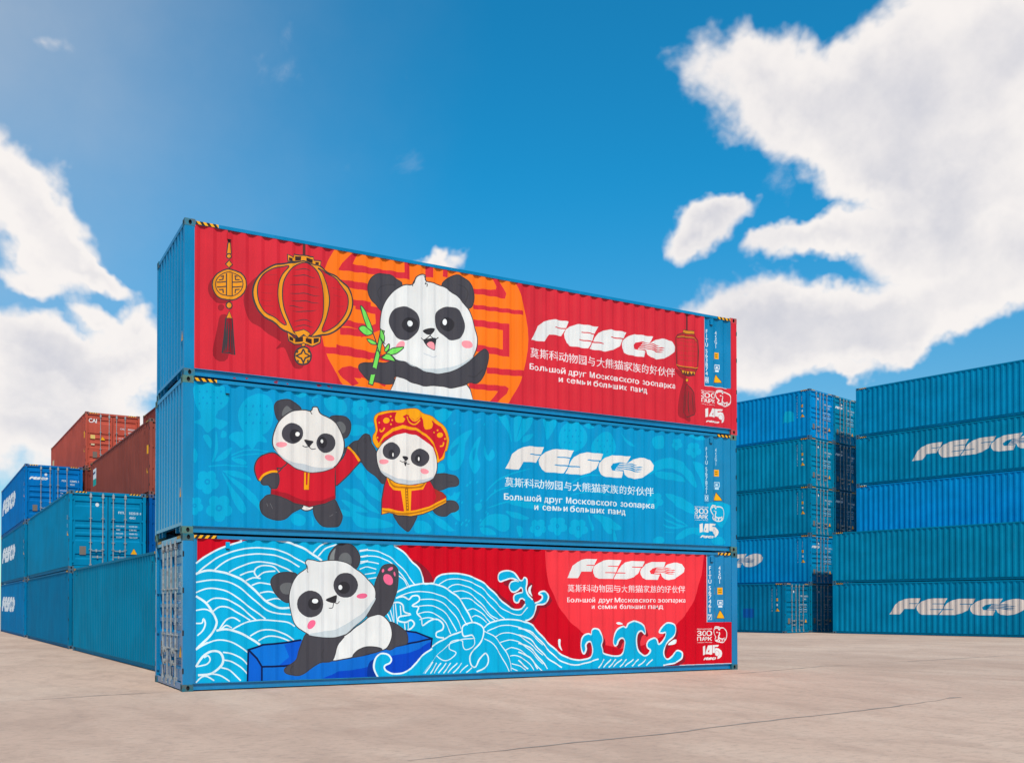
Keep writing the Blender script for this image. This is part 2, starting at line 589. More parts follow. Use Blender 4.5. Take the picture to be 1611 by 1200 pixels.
for lf in (0, 1):
    ya, yb = (0.125, W / 2 - 0.012) if lf == 0 else (W / 2 + 0.012, W - 0.125)
    hh = DZ1 - DZ0
    prof = [(0.0, DZ1)]
    for a, b in BANDS:
        za, zb = DZ1 - a * hh, DZ1 - b * hh
        prof += [(0.0, za), (0.035, za - 0.028), (0.035, zb + 0.05), (0.0, zb)]
    prof.append((0.0, DZ0))
    m = MB()
    rim = 0.075
    for (d0, z0), (d1, z1) in zip(prof, prof[1:]):
        m.face([(DX + d0, ya + rim, z0), (DX + d0, yb - rim, z0), (DX + d1, yb - rim, z1), (DX + d1, ya + rim, z1)])
    m.box(DX - 0.003, DX + 0.05, ya, ya + rim, DZ0, DZ1)
    m.box(DX - 0.003, DX + 0.05, yb - rim, yb, DZ0, DZ1)
    m.box(DX + 0.06, DX + 0.066, ya - 0.02, yb + 0.02, DZ0 - 0.02, DZ1 + 0.02, 1)
    dpart = add_part('door', m.mesh('door', PAINT, RUBBER))
    inner = W / 2
    sg = -1 if lf == 0 else 1
    wl = W / 2 - 0.125
    for fr in (0.15, 0.50):
        yc = inner + sg * wl * fr
        m = MB().tube((0.020, yc, 0.05), (0.020, yc, H - 0.05), 0.017, 8)
        for zc in (0.13, H - 0.16):
            m.box(-0.006, 0.05, yc - 0.032, yc + 0.032, zc - 0.07, zc + 0.07)
        for zf in (0.26, 0.35, 0.655, 0.93, 0.045):
            m.box(0.0, 0.05, yc - 0.045, yc + 0.045, H * zf - 0.012, H * zf + 0.012)
        add_part('locking_bar', m.mesh('locking_bar', STEEL), 'steel', dpart)
    for zf, fr0, fr1 in ((0.245, 0.50, 0.18), (0.165, 0.15, 0.46)):
        y0, y1 = inner + sg * wl * fr0, inner + sg * wl * fr1
        a, b = min(y0, y1), max(y0, y1)
        m = MB().box(-0.008, 0.012, a, b, H * zf - 0.012, H * zf + 0.012)
        yc = (a + b) / 2
        m.box(-0.016, 0.045, yc - 0.02, yc + 0.02, H * zf - 0.045, H * zf + 0.045)
        add_part('door_handle', m.mesh('door_handle', STEEL), 'steel', dpart)
    for zf in (0.10, 0.36, 0.64, 0.90):
        yo = 0.10 if lf == 0 else W - 0.10
        m = MB().box(0.010, DX + 0.01, yo - 0.05, yo + 0.05, H * zf - 0.035, H * zf + 0.035)
        add_part('hinge', m.mesh('hinge', PAINT), 'body', dpart)


def tag(o, label=None, cat=None, group=None, kind=None):
    for k, v in (('label', label), ('category', cat), ('group', group), ('kind', kind)):
        if v:
            o[k] = v


def container(M, color, label, group=None, post1=None, cast=None, tint={}):
    """one container with all its parts; door end at the local x = 0 end"""
    e = bpy.data.objects.new('shipping_container', None)
    COL.objects.link(e)
    e.empty_display_size = 0.5
    e.matrix_world = M
    tag(e, label, 'container', group)
    made = []
    cast = cast or tuple(c * 0.55 + 0.03 for c in color[:3]) + (1,)
    for name, me, par, role in PARTS:
        c = color
        c = tint.get(role, c)
        if role == 'post0' and post1:
            c = post1
        if role.startswith('cast'):
            c = post1 if (role == 'cast0' and post1) else cast
        made.append(link(name, me, e if par is None else made[par], c))
    return e


def rot(bearing, org):
    """local frame whose length runs away along this bearing; local (0, W, 0) sits at org (door corner on the left seen from the doors)"""
    d = Vector((math.sin(bearing), math.cos(bearing), 0))
    y = Vector((-d.y, d.x, 0))
    o = Vector(org) - y * W
    return Matrix(((d.x, y.x, 0, o.x), (d.y, y.y, 0, o.y), (0, 0, 1, o.z), (0, 0, 0, 1)))


# ------------------------------------------------------------------ painted artwork: flat shapes laid on the corrugated steel


def smooth(pts, closed, n=4):
    if len(pts) < 3:
        return list(pts)
    o = []
    k = len(pts)
    rng = range(k if closed else k - 1)
    for i in rng:
        if closed:
            p0, p1, p2, p3 = pts[(i - 1) % k], pts[i], pts[(i + 1) % k], pts[(i + 2) % k]
        else:
            p0, p1, p2, p3 = pts[max(i - 1, 0)], pts[i], pts[i + 1], pts[min(i + 2, k - 1)]
        for j in range(n):
            t = j / n
            o.append(tuple(0.5 * (2 * p1[c] + (p2[c] - p0[c]) * t + (2 * p0[c] - 5 * p1[c] + 4 * p2[c] - p3[c]) * t * t + (3 * p1[c] - p0[c] - 3 * p2[c] + p3[c]) * t ** 3) for c in (0, 1)))
    if not closed:
        o.append(tuple(pts[-1]))
    return o


TEXTS = {}


def text_mesh(body, bold=0.0, space=1.0, line=1.0):
    k = (body, bold, space, line)
    if k not in TEXTS:
        cu = bpy.data.curves.new('txt', 'FONT')
        cu.body = body
        cu.resolution_u = 3
        cu.space_character = space
        cu.space_line = line
        cu.align_x = 'CENTER' if '\n' in body else 'LEFT'
        o = bpy.data.objects.new('txt', cu)
        COL.objects.link(o)
        dg = bpy.context.evaluated_depsgraph_get()
        me = o.evaluated_get(dg).to_mesh()
        v = [(p.co.x, p.co.y) for p in me.vertices]
        f = [tuple(p.vertices) for p in me.polygons]
        o.evaluated_get(dg).to_mesh_clear()
        bpy.data.objects.remove(o)
        bpy.data.curves.remove(cu)
        TEXTS[k] = (v, f)
    return TEXTS[k]


class Art:
    """coloured shapes in wall coordinates (s metres along, z metres up); groups become separate parts"""

    def __init__(self, tr=None):
        self.tr = tr or (lambda p: p)
        self.groups = []

    def group(self, name, label=None):
        self.groups.append((name, label, []))

    def raw(self, rgb, v, f):
        self.groups[-1][2].append((rgb, v, f))

    def poly(self, rgb, pts, sm=True, line=None, lw=0.0):
        p = [self.tr(q) for q in pts]
        if sm:
            p = smooth(p, True)
        f = tessellate_polygon([[Vector((a, b, 0)) for a, b in p]])
        self.raw(rgb, p, [tuple(t) for t in f])
        if line:
            self.stroke(line, p, lw, True)

    def stroke(self, rgb, p, w, closed=False, taper=False):
        """p already in wall coordinates; w in metres"""
        n = len(p)
        if n < 2:
            return
        Lp, Rp = [], []
        for i in range(n):
            a = p[(i - 1) % n] if (closed or i) else p[0]
            b = p[(i + 1) % n] if (closed or i < n - 1) else p[-1]
            tx, tz = b[0] - a[0], b[1] - a[1]
            k = math.hypot(tx, tz) or 1.0
            h = w / 2
            if taper:
                h *= max(0.12, math.sin(math.pi * (0.04 + 0.92 * i / (n - 1))) ** 0.7)
            Lp.append((p[i][0] - tz / k * h, p[i][1] + tx / k * h))
            Rp.append((p[i][0] + tz / k * h, p[i][1] - tx / k * h))
        v = Lp + Rp
        f = [(i, i + n, (i + 1) % n + n, (i + 1) % n) for i in range(n if closed else n - 1)]
        self.raw(rgb, v, f)

    def line(self, rgb, w, *lists, sm=True, taper=False):
        for pts in lists:
            p = [self.tr(q) for q in pts]
            if sm:
                p = smooth(p, False)
            elif len(p) > 2:
                for i, (a, b) in enumerate(zip(p, p[1:])):
                    k = math.hypot(b[0] - a[0], b[1] - a[1]) or 1.0
                    ux, uz = (b[0] - a[0]) / k * w * .5, (b[1] - a[1]) / k * w * .5
                    self.stroke(rgb, [(a[0] - (ux if i else 0), a[1] - (uz if i else 0)), (b[0] + (ux if i < len(p) - 2 else 0), b[1] + (uz if i < len(p) - 2 else 0))], w)
                continue
            self.stroke(rgb, p, w, False, taper)

    def ell(self, rgb, c, rx, ry, a=0, line=None, lw=0.0, n=22):
        ca, sa = math.cos(math.radians(a)), math.sin(math.radians(a))
        pts = []
        for i in range(n):
            t = 2 * math.pi * i / n
            x, y = rx * math.cos(t), ry * math.sin(t)
            pts.append((c[0] + x * ca - y * sa, c[1] + x * sa + y * ca))
        self.poly(rgb, pts, False, line, lw)

    def place(self, rgb, v, f, s0, s1, z0, z1, box=None):
        if box is None:
            xs, ys = [a for a, b in v], [b for a, b in v]
            box = (min(xs), max(xs), min(ys), max(ys))
        kx, kz = (s1 - s0) / (box[1] - box[0]), (z1 - z0) / (box[3] - box[2])
        self.raw(rgb, [(s0 + (a - box[0]) * kx, z0 + (b - box[2]) * kz) for a, b in v], f)

    def text(self, rgb, body, s0, s1, z0, z1, bold=0.0, base=False, cap=0.73, space=1.0, line=1.0):
        """fit into a box; with base=True z0..z1 is baseline..cap height and only the width is fitted"""
        v, f = text_mesh(body, bold, space, line)
        if not v:
            return
        xs, ys = [a for a, b in v], [b for a, b in v]
        box = (min(xs), max(xs), 0.0, cap) if base else (min(xs), max(xs), min(ys), max(ys))
        n, V, F = len(v), [], []
        for dx, dy in (((-bold, -bold * .4), (bold, -bold * .4), (0, bold * .6), (bold * .5, 0)) if bold else ((0, 0),)):
            F += [tuple(i + len(V) for i in q) for q in f]
            V += [(a + dx, b + dy) for a, b in v]
        if bold and not base:
            box = (box[0] - bold, box[1] + bold, box[2] - bold * .4, box[3] + bold * .6)
        self.copies = 4 if bold else 1
        for i in range(self.copies):
            self.place(rgb, V[i * n:(i + 1) * n], f, s0, s1, z0, z1, box)

    def words(self, rgb, body, s0, s1, z0, z1, name, label, **kw):
        """a line of lettering, each word a part of its own"""
        self.group('x')
        self.text(rgb, body, s0, s1, z0, z1, base=True, **kw)
        lay = self.groups.pop()[2]
        _, v, f = lay[0]
        ws = body.split(' ')
        order = sorted(f, key=lambda q: min(v[i][0] for i in q))
        runs, hi = [], -1e9
        gaps = []
        for q in order:
            a = min(v[i][0] for i in q)
            gaps.append(a - hi)
            hi = max(hi, max(v[i][0] for i in q))
        cut = set(sorted(range(1, len(gaps)), key=lambda i: -gaps[i])[:len(ws) - 1])
        for i, q in enumerate(order):
            if i == 0 or i in cut:
                runs.append([])
            runs[-1].append(q)
        for w, fs in zip(ws, runs):
            used = sorted({i for q in fs for i in q})
            mp = {k: i for i, k in enumerate(used)}
            self.group(name, label)
            for _, vv, _f in lay:
                self.raw(rgb, [vv[i] for i in used], [tuple(mp[i] for i in q) for q in fs])

    def logo(self, rgb, bgc, s0, s1, z0, z1):
        for kind, v, f in LOGO:
            self.place(rgb if kind else bgc, v, f, s0, s1, z0, z1, (0, 1, 0, 1))

    def build(self, e, side=0, door=False, off=0.0):
        seen = []                  # boxes of the shapes laid so far: a shape lies just above those it may overlap
        for name, label, shapes in self.groups:
            mats, mix, V, F, MI = [], {}, [], [], []
            for rgb, v, f in shapes:
                if rgb not in mix:
                    mix[rgb] = len(mats)
                    mats.append(ink(rgb))
                bx = (min(a for a, b in v), max(a for a, b in v), min(b for a, b in v), max(b for a, b in v))
                k = 1 + max([q[4] for q in seen if q[0] < bx[1] and bx[0] < q[1] and q[2] < bx[3] and bx[2] < q[3]], default=0)
                seen.append(bx + (k,))
                dz = 0.0008 + off + 0.00004 * k
                if door:
                    n = len(V)
                    V += [(DX - 0.004 - dz, W - a, b) for a, b in v]
                    F += [tuple(n + i for i in q) for q in f]
                    MI += [mix[rgb]] * len(f)
                    continue
                bm = bmesh.new()
                bv = [bm.verts.new((a, 0, b)) for a, b in v]
                for q in f:
                    if len(set(q)) > 2:
                        try:
                            bm.faces.new([bv[i] for i in q])
                        except ValueError:
                            pass
                lo, hi = min(a for a, b in v), max(a for a, b in v)
                zl, zh = min(b for a, b in v), max(b for a, b in v)
                cuts = [((c, 0, 0), (1, 0, 0), False) for c in FOLDS if lo < c < hi]
                if zh > ZT:
                    cuts.append(((0, 0, ZT), (0, 0, 1), True))
                if zl < ZB:
                    cuts.append(((0, 0, ZB), (0, 0, -1), True))
                if lo < X0:
                    cuts.append(((X0 + 0.004, 0, 0), (-1, 0, 0), True))
                if hi > L - X0:
                    cuts.append(((L - X0 - 0.004, 0, 0), (1, 0, 0), True))
                for co, no, clr in cuts:
                    bmesh.ops.bisect_plane(bm, geom=bm.verts[:] + bm.edges[:] + bm.faces[:], dist=1e-6, plane_co=co, plane_no=no, clear_outer=clr)
                n = len(V)
                bm.verts.index_update()
                for q in bm.verts:
                    s, z = q.co.x, q.co.z
                    d = PO + recess(s) - dz
                    V.append((s, d, z) if side == 0 else (L - s, W - d, z))
                for q in bm.faces:
                    F.append(tuple(n + w.index for w in q.verts))
                    MI.append(mix[rgb])
                bm.free()
            if not F:
                continue
            me = bpy.data.meshes.new(name)
            me.from_pydata(V, [], F)
            for mt in mats:
                me.materials.append(mt)
            me.polygons.foreach_set('material_index', MI)
            # all faces look outwards
            nrm = Vector((-1, 0, 0)) if door else Vector((0, -1, 0) if side == 0 else (0, 1, 0))
            me.update()
            bm = bmesh.new()
            bm.from_mesh(me)
            bmesh.ops.reverse_faces(bm, faces=[q for q in bm.faces if q.normal.dot(nrm) < 0])
            bm.to_mesh(me)
            bm.free()
            o = link(name, me, e)
            if name == 'dot_pattern':
                o['kind'] = 'stuff'
            if label:
                o['label'] = label


# zoomed views of the photograph used for tracing: origin and scale
ZV = {1: (230, 330, 3.4286), 2: (550, 380, 4.2867), 3: (800, 440, 4.2395), 4: (230, 570, 4.0), 5: (550, 610, 4.8), 6: (780, 650, 4.0275), 7: (230, 820, 4.1372), 8: (550, 850, 5.0), 9: (820, 860, 4.475),
      'r1': (1060, 490, 6.6667), 'r2': (1030, 680, 6.6667), 'r3': (1080, 865, 6.4865), 'rl': (1050, 970, 14.6455), 'm': (690, 640, 5.1968), 'b1': (1350, 560, 5.0), 'b2': (1350, 790, 5.456), 'l2': (0, 620, 5.0), 'l3': (0, 820, 4.6154)}


def to_px(z, p):
    o = ZV[z]
    return (o[0] + p[0] / o[2], o[1] + p[1] / o[2])


def wall(e, side):
    """photo pixel -> (s, z) on the outer face of this container's side"""
    M = e.matrix_world
    yl = PO if side == 0 else W - PO
    p0, n = M @ Vector((0, yl, 0)), (M.to_3x3() @ Vector((0, 1, 0)))
    Mi = M.inverted()

    def f(u, v):
        d = ray(u, v)
        q = Mi @ (CAM + d * ((p0 - CAM).dot(n) / d.dot(n)))
        return (q.x if side == 0 else L - q.x, q.z)
    return f


def Z(z, pts):
    """tag points with their zoomed view"""
    return [(z, p) for p in pts]


# the company logo, traced once and kept in a unit box
def make_logo():
    x0, x1, yb, yt = 62.0, 1548.0, 320.0, 72.0
    T = lambda pts: [((x - x0) / (x1 - x0), (yb - y) / (yb - yt)) for x, y in pts]
    letters = [
        [(62, 316), (115, 212), (132, 165), (180, 117), (240, 86), (290, 73), (425, 72), (397, 146), (300, 146), (288, 156), (392, 158), (357, 231), (240, 232), (186, 316)],
        [(380, 205), (395, 160), (440, 120), (510, 86), (560, 76), (722, 76), (691, 151), (565, 151), (553, 161), (686, 163), (667, 233), (535, 234), (523, 244), (660, 247), (617, 318), (440, 319), (405, 296), (385, 250)],
        [(1022, 84), (850, 83), (780, 104), (722, 143), (694, 190), (677, 234), (790, 235), (780, 246), (670, 248), (632, 320), (800, 320), (880, 291), (945, 245), (972, 168), (850, 166), (860, 155), (988, 155)],
        [(965, 220), (975, 180), (1040, 121), (1110, 89), (1300, 85), (1267, 159), (1180, 158), (1120, 175), (1090, 210), (1102, 247), (1226, 250), (1202, 321), (1050, 321), (990, 300), (970, 260)],
        [(1276, 154), (1330, 115), (1400, 91), (1460, 88), (1510, 106), (1548, 160), (1540, 210), (1480, 266), (1420, 304), (1345, 321), (1280, 310), (1245, 280), (1234, 236), (1143, 242), (1183, 172), (1225, 166), (1262, 163)],
    ]
    res = []
    for i, p in enumerate(letters):
        q = T(p)
        f = tessellate_polygon([[Vector((a, b, 0)) for a, b in q]])
        res.append((1, q, [tuple(t) for t in f]))
    a = Art()
    a.group('x')
    for p in ([(1160, 190), (1235, 181), (1300, 184), (1360, 197), (1415, 188)], [(1152, 209), (1230, 200), (1300, 206), (1360, 221), (1405, 212)], [(1146, 228), (1220, 219), (1300, 227), (1355, 241), (1392, 236)], [(1262, 163), (1310, 166), (1360, 176)]):
        a.stroke(0, smooth(T(p), False), 0.034)
    for rgb, v, f in a.groups[0][2]:
        res.append((0, v, f))
    return res


LOGO = make_logo()

# ------------------------------------------------------------------ the three decorated containers
BLUE = lin(0, 122, 172)
I4 = Matrix.Identity(4)


def flip(dx, z):
    """door end at the right: turned half round"""
    return Matrix(((-1, 0, 0, L + dx), (0, -1, 0, W), (0, 0, 1, z), (0, 0, 0, 1)))


REDP = lin(208, 42, 56)


def gloss(*c):
    return lin(*c)[:3] + (0.0,)


low = container(Matrix.Translation((0, 0, 0)), gloss(0, 120, 172), 'bottom container of the front stack, painted with blue waves and a panda in a boat', 'decorated containers in the front stack', cast=lin(0, 95, 110), tint={'vent00': lin(0, 160, 208)})
mid = container(flip(-0.012, H), gloss(0, 124, 172), 'middle container of the front stack, blue with two pandas in red clothes', 'decorated containers in the front stack', cast=lin(70, 120, 110), tint={'vent11': lin(0, 146, 200)})
top = container(flip(0.008, 2 * H), gloss(0, 122, 172), 'top container of the front stack, red with lanterns and a panda holding bamboo', 'decorated containers in the front stack', post1=REDP, cast=lin(0, 112, 140), tint={'vent11': REDP})

OUT, PDK, PUP = (62, 59, 63), (70, 67, 73), (50, 47, 51)
WHT, GRY, PNK = (226, 224, 222), (196, 203, 207), (244, 150, 160)
BLU_ID = (0, 128, 184)


def pxw(n):
    return n * 0.0118      # metres of one photo pixel near the left end of the stack


class PhotoArt(Art):
    def __init__(self, e, side):
        self.w = wall(e, side)
        self.z = None
        super().__init__(self._t)

    def _t(self, p):
        if isinstance(p[0], (int, float)) and not isinstance(p[1], tuple):
            return self.w(*to_px(self.z, p))
        return self.w(*to_px(p[0], p[1]))

    def sbox(self, x0, x1, yt, yb, xr=None):
        """box from the left edge's top and bottom and the right edge's x"""
        s0, zt = self._t((x0, yt))
        _, zb = self._t((x0, yb))
        # pixel height hardly changes s on an upright wall
        s1, _ = self._t((x1, (yt + yb) / 2))
        return s0, s1, zb, zt

    def zoo(self, bx, col, bgc):
        """zoo emblem, the number 145 and the small logo, given boxes in zoom pixels"""
        self.group('emblem', 'white zoo emblem with the outline of a furry animal')
        for body, k, bold in (('МОСКОВСКИЙ', 'a', .012), ('ЗОО', 'b', .028), ('ПАРК', 'c', .028), ('основан в 1864 году', 'd', .01)):
            self.text(col, body, *self.sbox(*bx[k]), bold=bold)
        s0, s1, z0, z1 = self.sbox(*bx['e'])
        X = lambda x, y: (s0 + (x - 1065) / 330 * (s1 - s0), z1 - (y - 220) / 370 * (z1 - z0))
        lw = (s1 - s0) * 0.055
        st = lambda pts: self.stroke(col, smooth([X(*p) for p in pts], False), lw)
        st([(1205, 255), (1290, 255), (1360, 300), (1390, 370), (1385, 470), (1345, 550), (1270, 590), (1195, 575), (1130, 550), (1115, 505), (1135, 465), (1090, 400), (1070, 340), (1080, 280), (1105, 235), (1150, 228), (1200, 235), (1215, 270), (1205, 310)])
        st([(1100, 300), (1115, 265), (1185, 262), (1200, 300)])
        st([(1150, 350), (1165, 358), (1180, 350)])
        st([(1205, 350), (1210, 400), (1195, 450), (1215, 495), (1260, 510), (1310, 500), (1330, 480)])
        st([(1190, 470), (1195, 510), (1170, 540), (1140, 530)])
        for a, b in (((1215, 525), (1200, 565)), ((1265, 525), (1255, 570)), ((1310, 520), (1320, 560)), ((1330, 510), (1360, 540))):
            st([a, b])
        self.group('anniversary_mark', 'white number 145 over a small slanted word')
        s0, s1, z0, z1 = self.sbox(*bx['n'])
        X = lambda x, y: (s0 + (x - 815) / 445 * (s1 - s0), z1 - (y - 650) / 330 * (z1 - z0))
        P = lambda pts, c=col: self.raw(c, [X(*p) for p in pts], [tuple(t) for t in tessellate_polygon([[Vector((a, b, 0)) for a, b in [X(*p) for p in pts]]])])
        P([(818, 680), (880, 655), (880, 860), (820, 880)])
        P([(1015, 655), (1030, 655), (1030, 860), (1000, 872), (970, 860), (895, 858), (900, 820), (955, 660)])
        P([(948, 815), (978, 745), (978, 815)], bgc)
        P([(1042, 652), (1200, 652), (1185, 695), (1100, 700), (1100, 735), (1150, 722), (1200, 735), (1245, 790), (1260, 850), (1245, 915), (1215, 960), (1172, 982), (1180, 920), (1130, 890), (1100, 835), (1040, 832)])
        ring = [(1160 + 44 * math.cos(t * .4189), 850 + 70 * math.sin(t * .4189)) for t in range(15)]
        self.stroke(bgc, [X(*p) for p in ring], (s1 - s0) * 0.012, True)
        self.logo(col, bgc, *self.sbox(*bx['l']))

    def ident(self, c1, fitu, num, dig, c2, code, stick, mark, tri, digits, col=(225, 232, 236)):
        self.group('ident_lettering', 'white container number in an upright column')
        for (ya, yb), body in ((fitu, 'F\nI\nT\nU'), (num, '\n'.join(digits[:6])), (dig, digits[6])):
            self.text(col, body, *self.sbox(c1[0], c1[1], ya, yb), bold=.012, line=0.8)
        s0, s1, z0, z1 = self.sbox(c1[0] - 3, c1[1] + 3, dig[0] - 6, dig[1] + 6)
        self.stroke(col, [(s0, z0), (s1, z0), (s1, z1), (s0, z1)], 0.012, True)
        self.group('size_code_lettering', 'white upright size code')
        self.text(col, '4\n5\nG\n1', *self.sbox(c2[0], c2[1], code[0], code[1]), bold=.012, line=0.8)
        self.group('height_sticker', 'yellow height sticker with two short lines')
        s0, s1, z0, z1 = self.sbox(stick[0], stick[1], stick[2], stick[3])
        R = lambda c, a, b, p, q: self.raw(c, [(a, p), (b, p), (b, q), (a, q)], [(0, 1, 2, 3)])
        R((245, 170, 20), s0, s1, z0, z1)
        for q in (.3, .62):
            R((90, 70, 20), s0 + (s1 - s0) * .18, s0 + (s1 - s0) * .75, z0 + (z1 - z0) * q, z0 + (z1 - z0) * (q + .1))
        self.group('approval_mark', 'small white approval mark')
        s0, s1, z0, z1 = self.sbox(mark[0], mark[1], mark[2], mark[3])
        self.stroke(col, [(s0, z0 + (z1 - z0) * .4), (s1, z0 + (z1 - z0) * .4), (s1, z1), (s0, z1)], 0.02, True)
        R(col, s0 + (s1 - s0) * .25, s0 + (s1 - s0) * .75, z0 + (z1 - z0) * .55, z0 + (z1 - z0) * .8)
        R(col, s0 + (s1 - s0) * .1, s0 + (s1 - s0) * .9, z0, z0 + (z1 - z0) * .25)
        self.group('warning_triangle', 'yellow warning triangle with black edge')
        self.poly((245, 172, 20), tri, False, (50, 40, 25), 0.02)


def flower(A, c, f, r, n=5, col=None, bgc=None, ph=0.3):
    A.group('flower_motif')
    for i in range(n):
        a = ph + 2 * math.pi * i / n
        A.ell(col, (c[0] + r * .58 * math.cos(a) * f, c[1] + r * .58 * math.sin(a)), r * .42 * f, r * .42, n=14)
    A.ell(col, c, r * .45 * f, r * .45, n=14)
    A.ell(bgc, c, r * .24 * f, r * .24, n=12)
    A.ell(col, c, r * .11 * f, r * .11, n=10)


# ---------- top container
A = PhotoArt(top, 1)
RED, SHD, ORG, GLD = (210, 42, 56), (158, 34, 44), (252, 118, 24), (232, 148, 32)
A.z = 1
A.group('painted_ground', 'red painted background of the artwork')
sL, sI0, sI1 = A._t((258, 300))[0], A._t(('r1', (329, 500)))[0], A._t(('r1', (563, 500)))[0]
zI = A._t(('r1', (331, 772)))[1]
A.raw(RED, [(sL, ZB), (L - X0, ZB), (L - X0, zI), (sI0, zI), (sI0, ZT), (sL, ZT)], [(0, 1, 2, 3), (0, 3, 4, 5)])
A.raw((206, 214, 222), [(sI0 - .012, zI - .012), (sI1, zI - .012), (sI1, zI), (sI0, zI), (sI0, ZT), (sI0 - .012, ZT)], [(0, 1, 2, 3), (0, 3, 4, 5)])
A.group('sun_disc', 'orange disc with red angular pattern')
c0, c1 = A._t(('2', (0, 0))) if False else (A.w(501, 520)[0], A.w(832, 540)[0])
cz = A.w(667, 508)[1]
rr = (c1 - c0) / 2
A.raw(ORG, [((c0 + c1) / 2 + rr * math.cos(t * math.pi / 30), cz + rr * 0.98 * math.sin(t * math.pi / 30)) for t in range(60)], [tuple(range(60))])
A.z = 2
px2 = 0.0128 / 4.2867
for w, pts in ((28, [(835, 437), (1000, 458), (1175, 480)]), (44, [(838, 545), (1058, 575), (1058, 752), (860, 715)]), (40, [(930, 866), (1060, 880), (1180, 888)]),
               (38, [(25, 172), (200, 205), (390, 232), (388, 130)]), (44, [(-60, 282), (40, 292), (150, 312)]), (44, [(45, 427), (195, 470), (200, 572), (90, 615), (-60, 600)]),
               (36, [(-90, 712), (20, 735), (150, 765), (320, 800)]), (40, [(-60, 878), (80, 900)]), (50, [(540, 150), (540, 240)]), (34, [(648, 175), (645, 240)]), (42, [(250, 955), (180, 925), (80, 890)])):
    A.line(RED, w * px2, pts, sm=False)
A.poly(RED, [(838, 316), (985, 324), (990, 305), (960, 240), (1005, 250), (1040, 310), (1057, 350), (1050, 384), (940, 364), (838, 349)], False)
A.poly(RED, [(806, 953), (960, 965), (1050, 972), (1073, 990), (1060, 1025), (985, 1095), (945, 1085), (1003, 1008), (900, 998), (806, 988)], False)
A.z = 1
px1 = 0.0112 / 3.4286
A.poly(RED, [(1038, 322), (1060, 285), (1105, 240), (1150, 225), (1115, 290), (1215, 312), (1215, 345), (1110, 332)], False)
A.poly(RED, [(1035, 870), (1060, 848), (1100, 842), (1215, 868), (1215, 900), (1112, 886), (1150, 935), (1112, 950), (1060, 902)], False)
for w, pts in ((30, [(1020, 380), (1100, 400), (1215, 415)]), (34, [(1110, 497), (1215, 512)]), (34, [(985, 600), (1090, 612), (1215, 640)]), (36, [(925, 748), (1060, 765), (1215, 790)]), ):
    A.line(RED, w * px1, pts, sm=False)
A.group('tassel_ornament', 'gold medallion ornament with dark tassel')
A.ell(SHD, (415, 425), 82, 80)
A.poly(SHD, [(405, 565), (385, 640), (360, 785), (440, 802), (455, 600)])
A.ell(SHD, (405, 525), 16, 18)
A.line((88, 48, 46), 14 * px1, [(447, 110), (447, 182)], sm=False)
A.poly(GLD, [(441, 178), (456, 178), (461, 236), (434, 236)], False, OUT, 6 * px1)
A.ell(GLD, (447, 250), 14, 13, line=OUT, lw=6 * px1)
A.poly(GLD, [(447, 272), (468, 293), (447, 314), (428, 293)], False, OUT, 7 * px1)
A.ell(OUT, (449, 403), 97, 87)
A.ell(GLD, (449, 403), 90, 80)
A.ell(OUT, (449, 400), 76, 67)
A.ell(GLD, (449, 400), 71, 62)
for a in ([(433, 343), (433, 460)], [(466, 343), (466, 460)], [(384, 388), (433, 388)], [(466, 388), (516, 388)], [(384, 414), (433, 414)], [(466, 414), (516, 414)], [(395, 376), (415, 374), (417, 356), (404, 358)], [(505, 376), (484, 374), (482, 354), (495, 358)], [(395, 428), (415, 428), (417, 448)], [(505, 428), (484, 428), (482, 448)]):
    A.line(OUT, 6 * px1, a, sm=False)
A.ell(GLD, (448, 515), 17, 18, line=OUT, lw=7 * px1)
A.poly(GLD, [(448, 545), (466, 584), (431, 584)], False, OUT, 6 * px1)
A.poly((140, 28, 40), [(430, 585), (466, 585), (472, 680), (480, 780), (450, 772), (412, 770), (422, 680)], False, OUT, 8 * px1)
for a in ([(440, 600), (436, 700), (430, 765)], [(452, 610), (450, 690), (446, 770)], [(462, 640), (464, 720), (466, 772)], [(432, 640), (426, 720), (420, 765)]):
    A.line(OUT, 8 * px1, a, taper=True)
A.group('lantern_picture', 'large round red and gold lantern')
sil = [(785, 285), (700, 295), (640, 325), (595, 375), (577, 440), (590, 510), (620, 560), (680, 600), (740, 645), (800, 675), (870, 685), (950, 675), (1010, 660), (1070, 610), (1105, 550), (1115, 490), (1090, 420), (1040, 370), (980, 335), (930, 300), (860, 275)]
A.poly(SHD, [(x - 52, y + 42) for x, y in sil if x < 900])
A.poly(SHD, [(760, 640), (740, 700), (700, 750), (745, 740), (770, 800), (800, 850), (850, 840), (830, 700)])
A.line((88, 48, 46), 15 * px1, [(852, 180), (852, 250)], sm=False)
A.poly(GLD, sil, True, OUT, 9 * px1)
LR = (205, 38, 48)
A.poly(LR, [(770, 302), (690, 315), (640, 342), (608, 388), (600, 440), (610, 500), (640, 545), (700, 585), (757, 620), (730, 545), (712, 470), (716, 400), (738, 345)], True, OUT, 6 * px1)
A.poly(LR, [(845, 285), (900, 302), (935, 360), (956, 450), (955, 560), (928, 635), (890, 678), (862, 662), (845, 650), (825, 658), (800, 660), (770, 600), (745, 520), (738, 440), (750, 370), (790, 312)], True, OUT, 6 * px1)
A.poly(LR, [(928, 315), (1000, 355), (1050, 400), (1085, 460), (1088, 520), (1065, 580), (1010, 635), (948, 655), (975, 580), (992, 490), (977, 400), (950, 340)], True, OUT, 6 * px1)
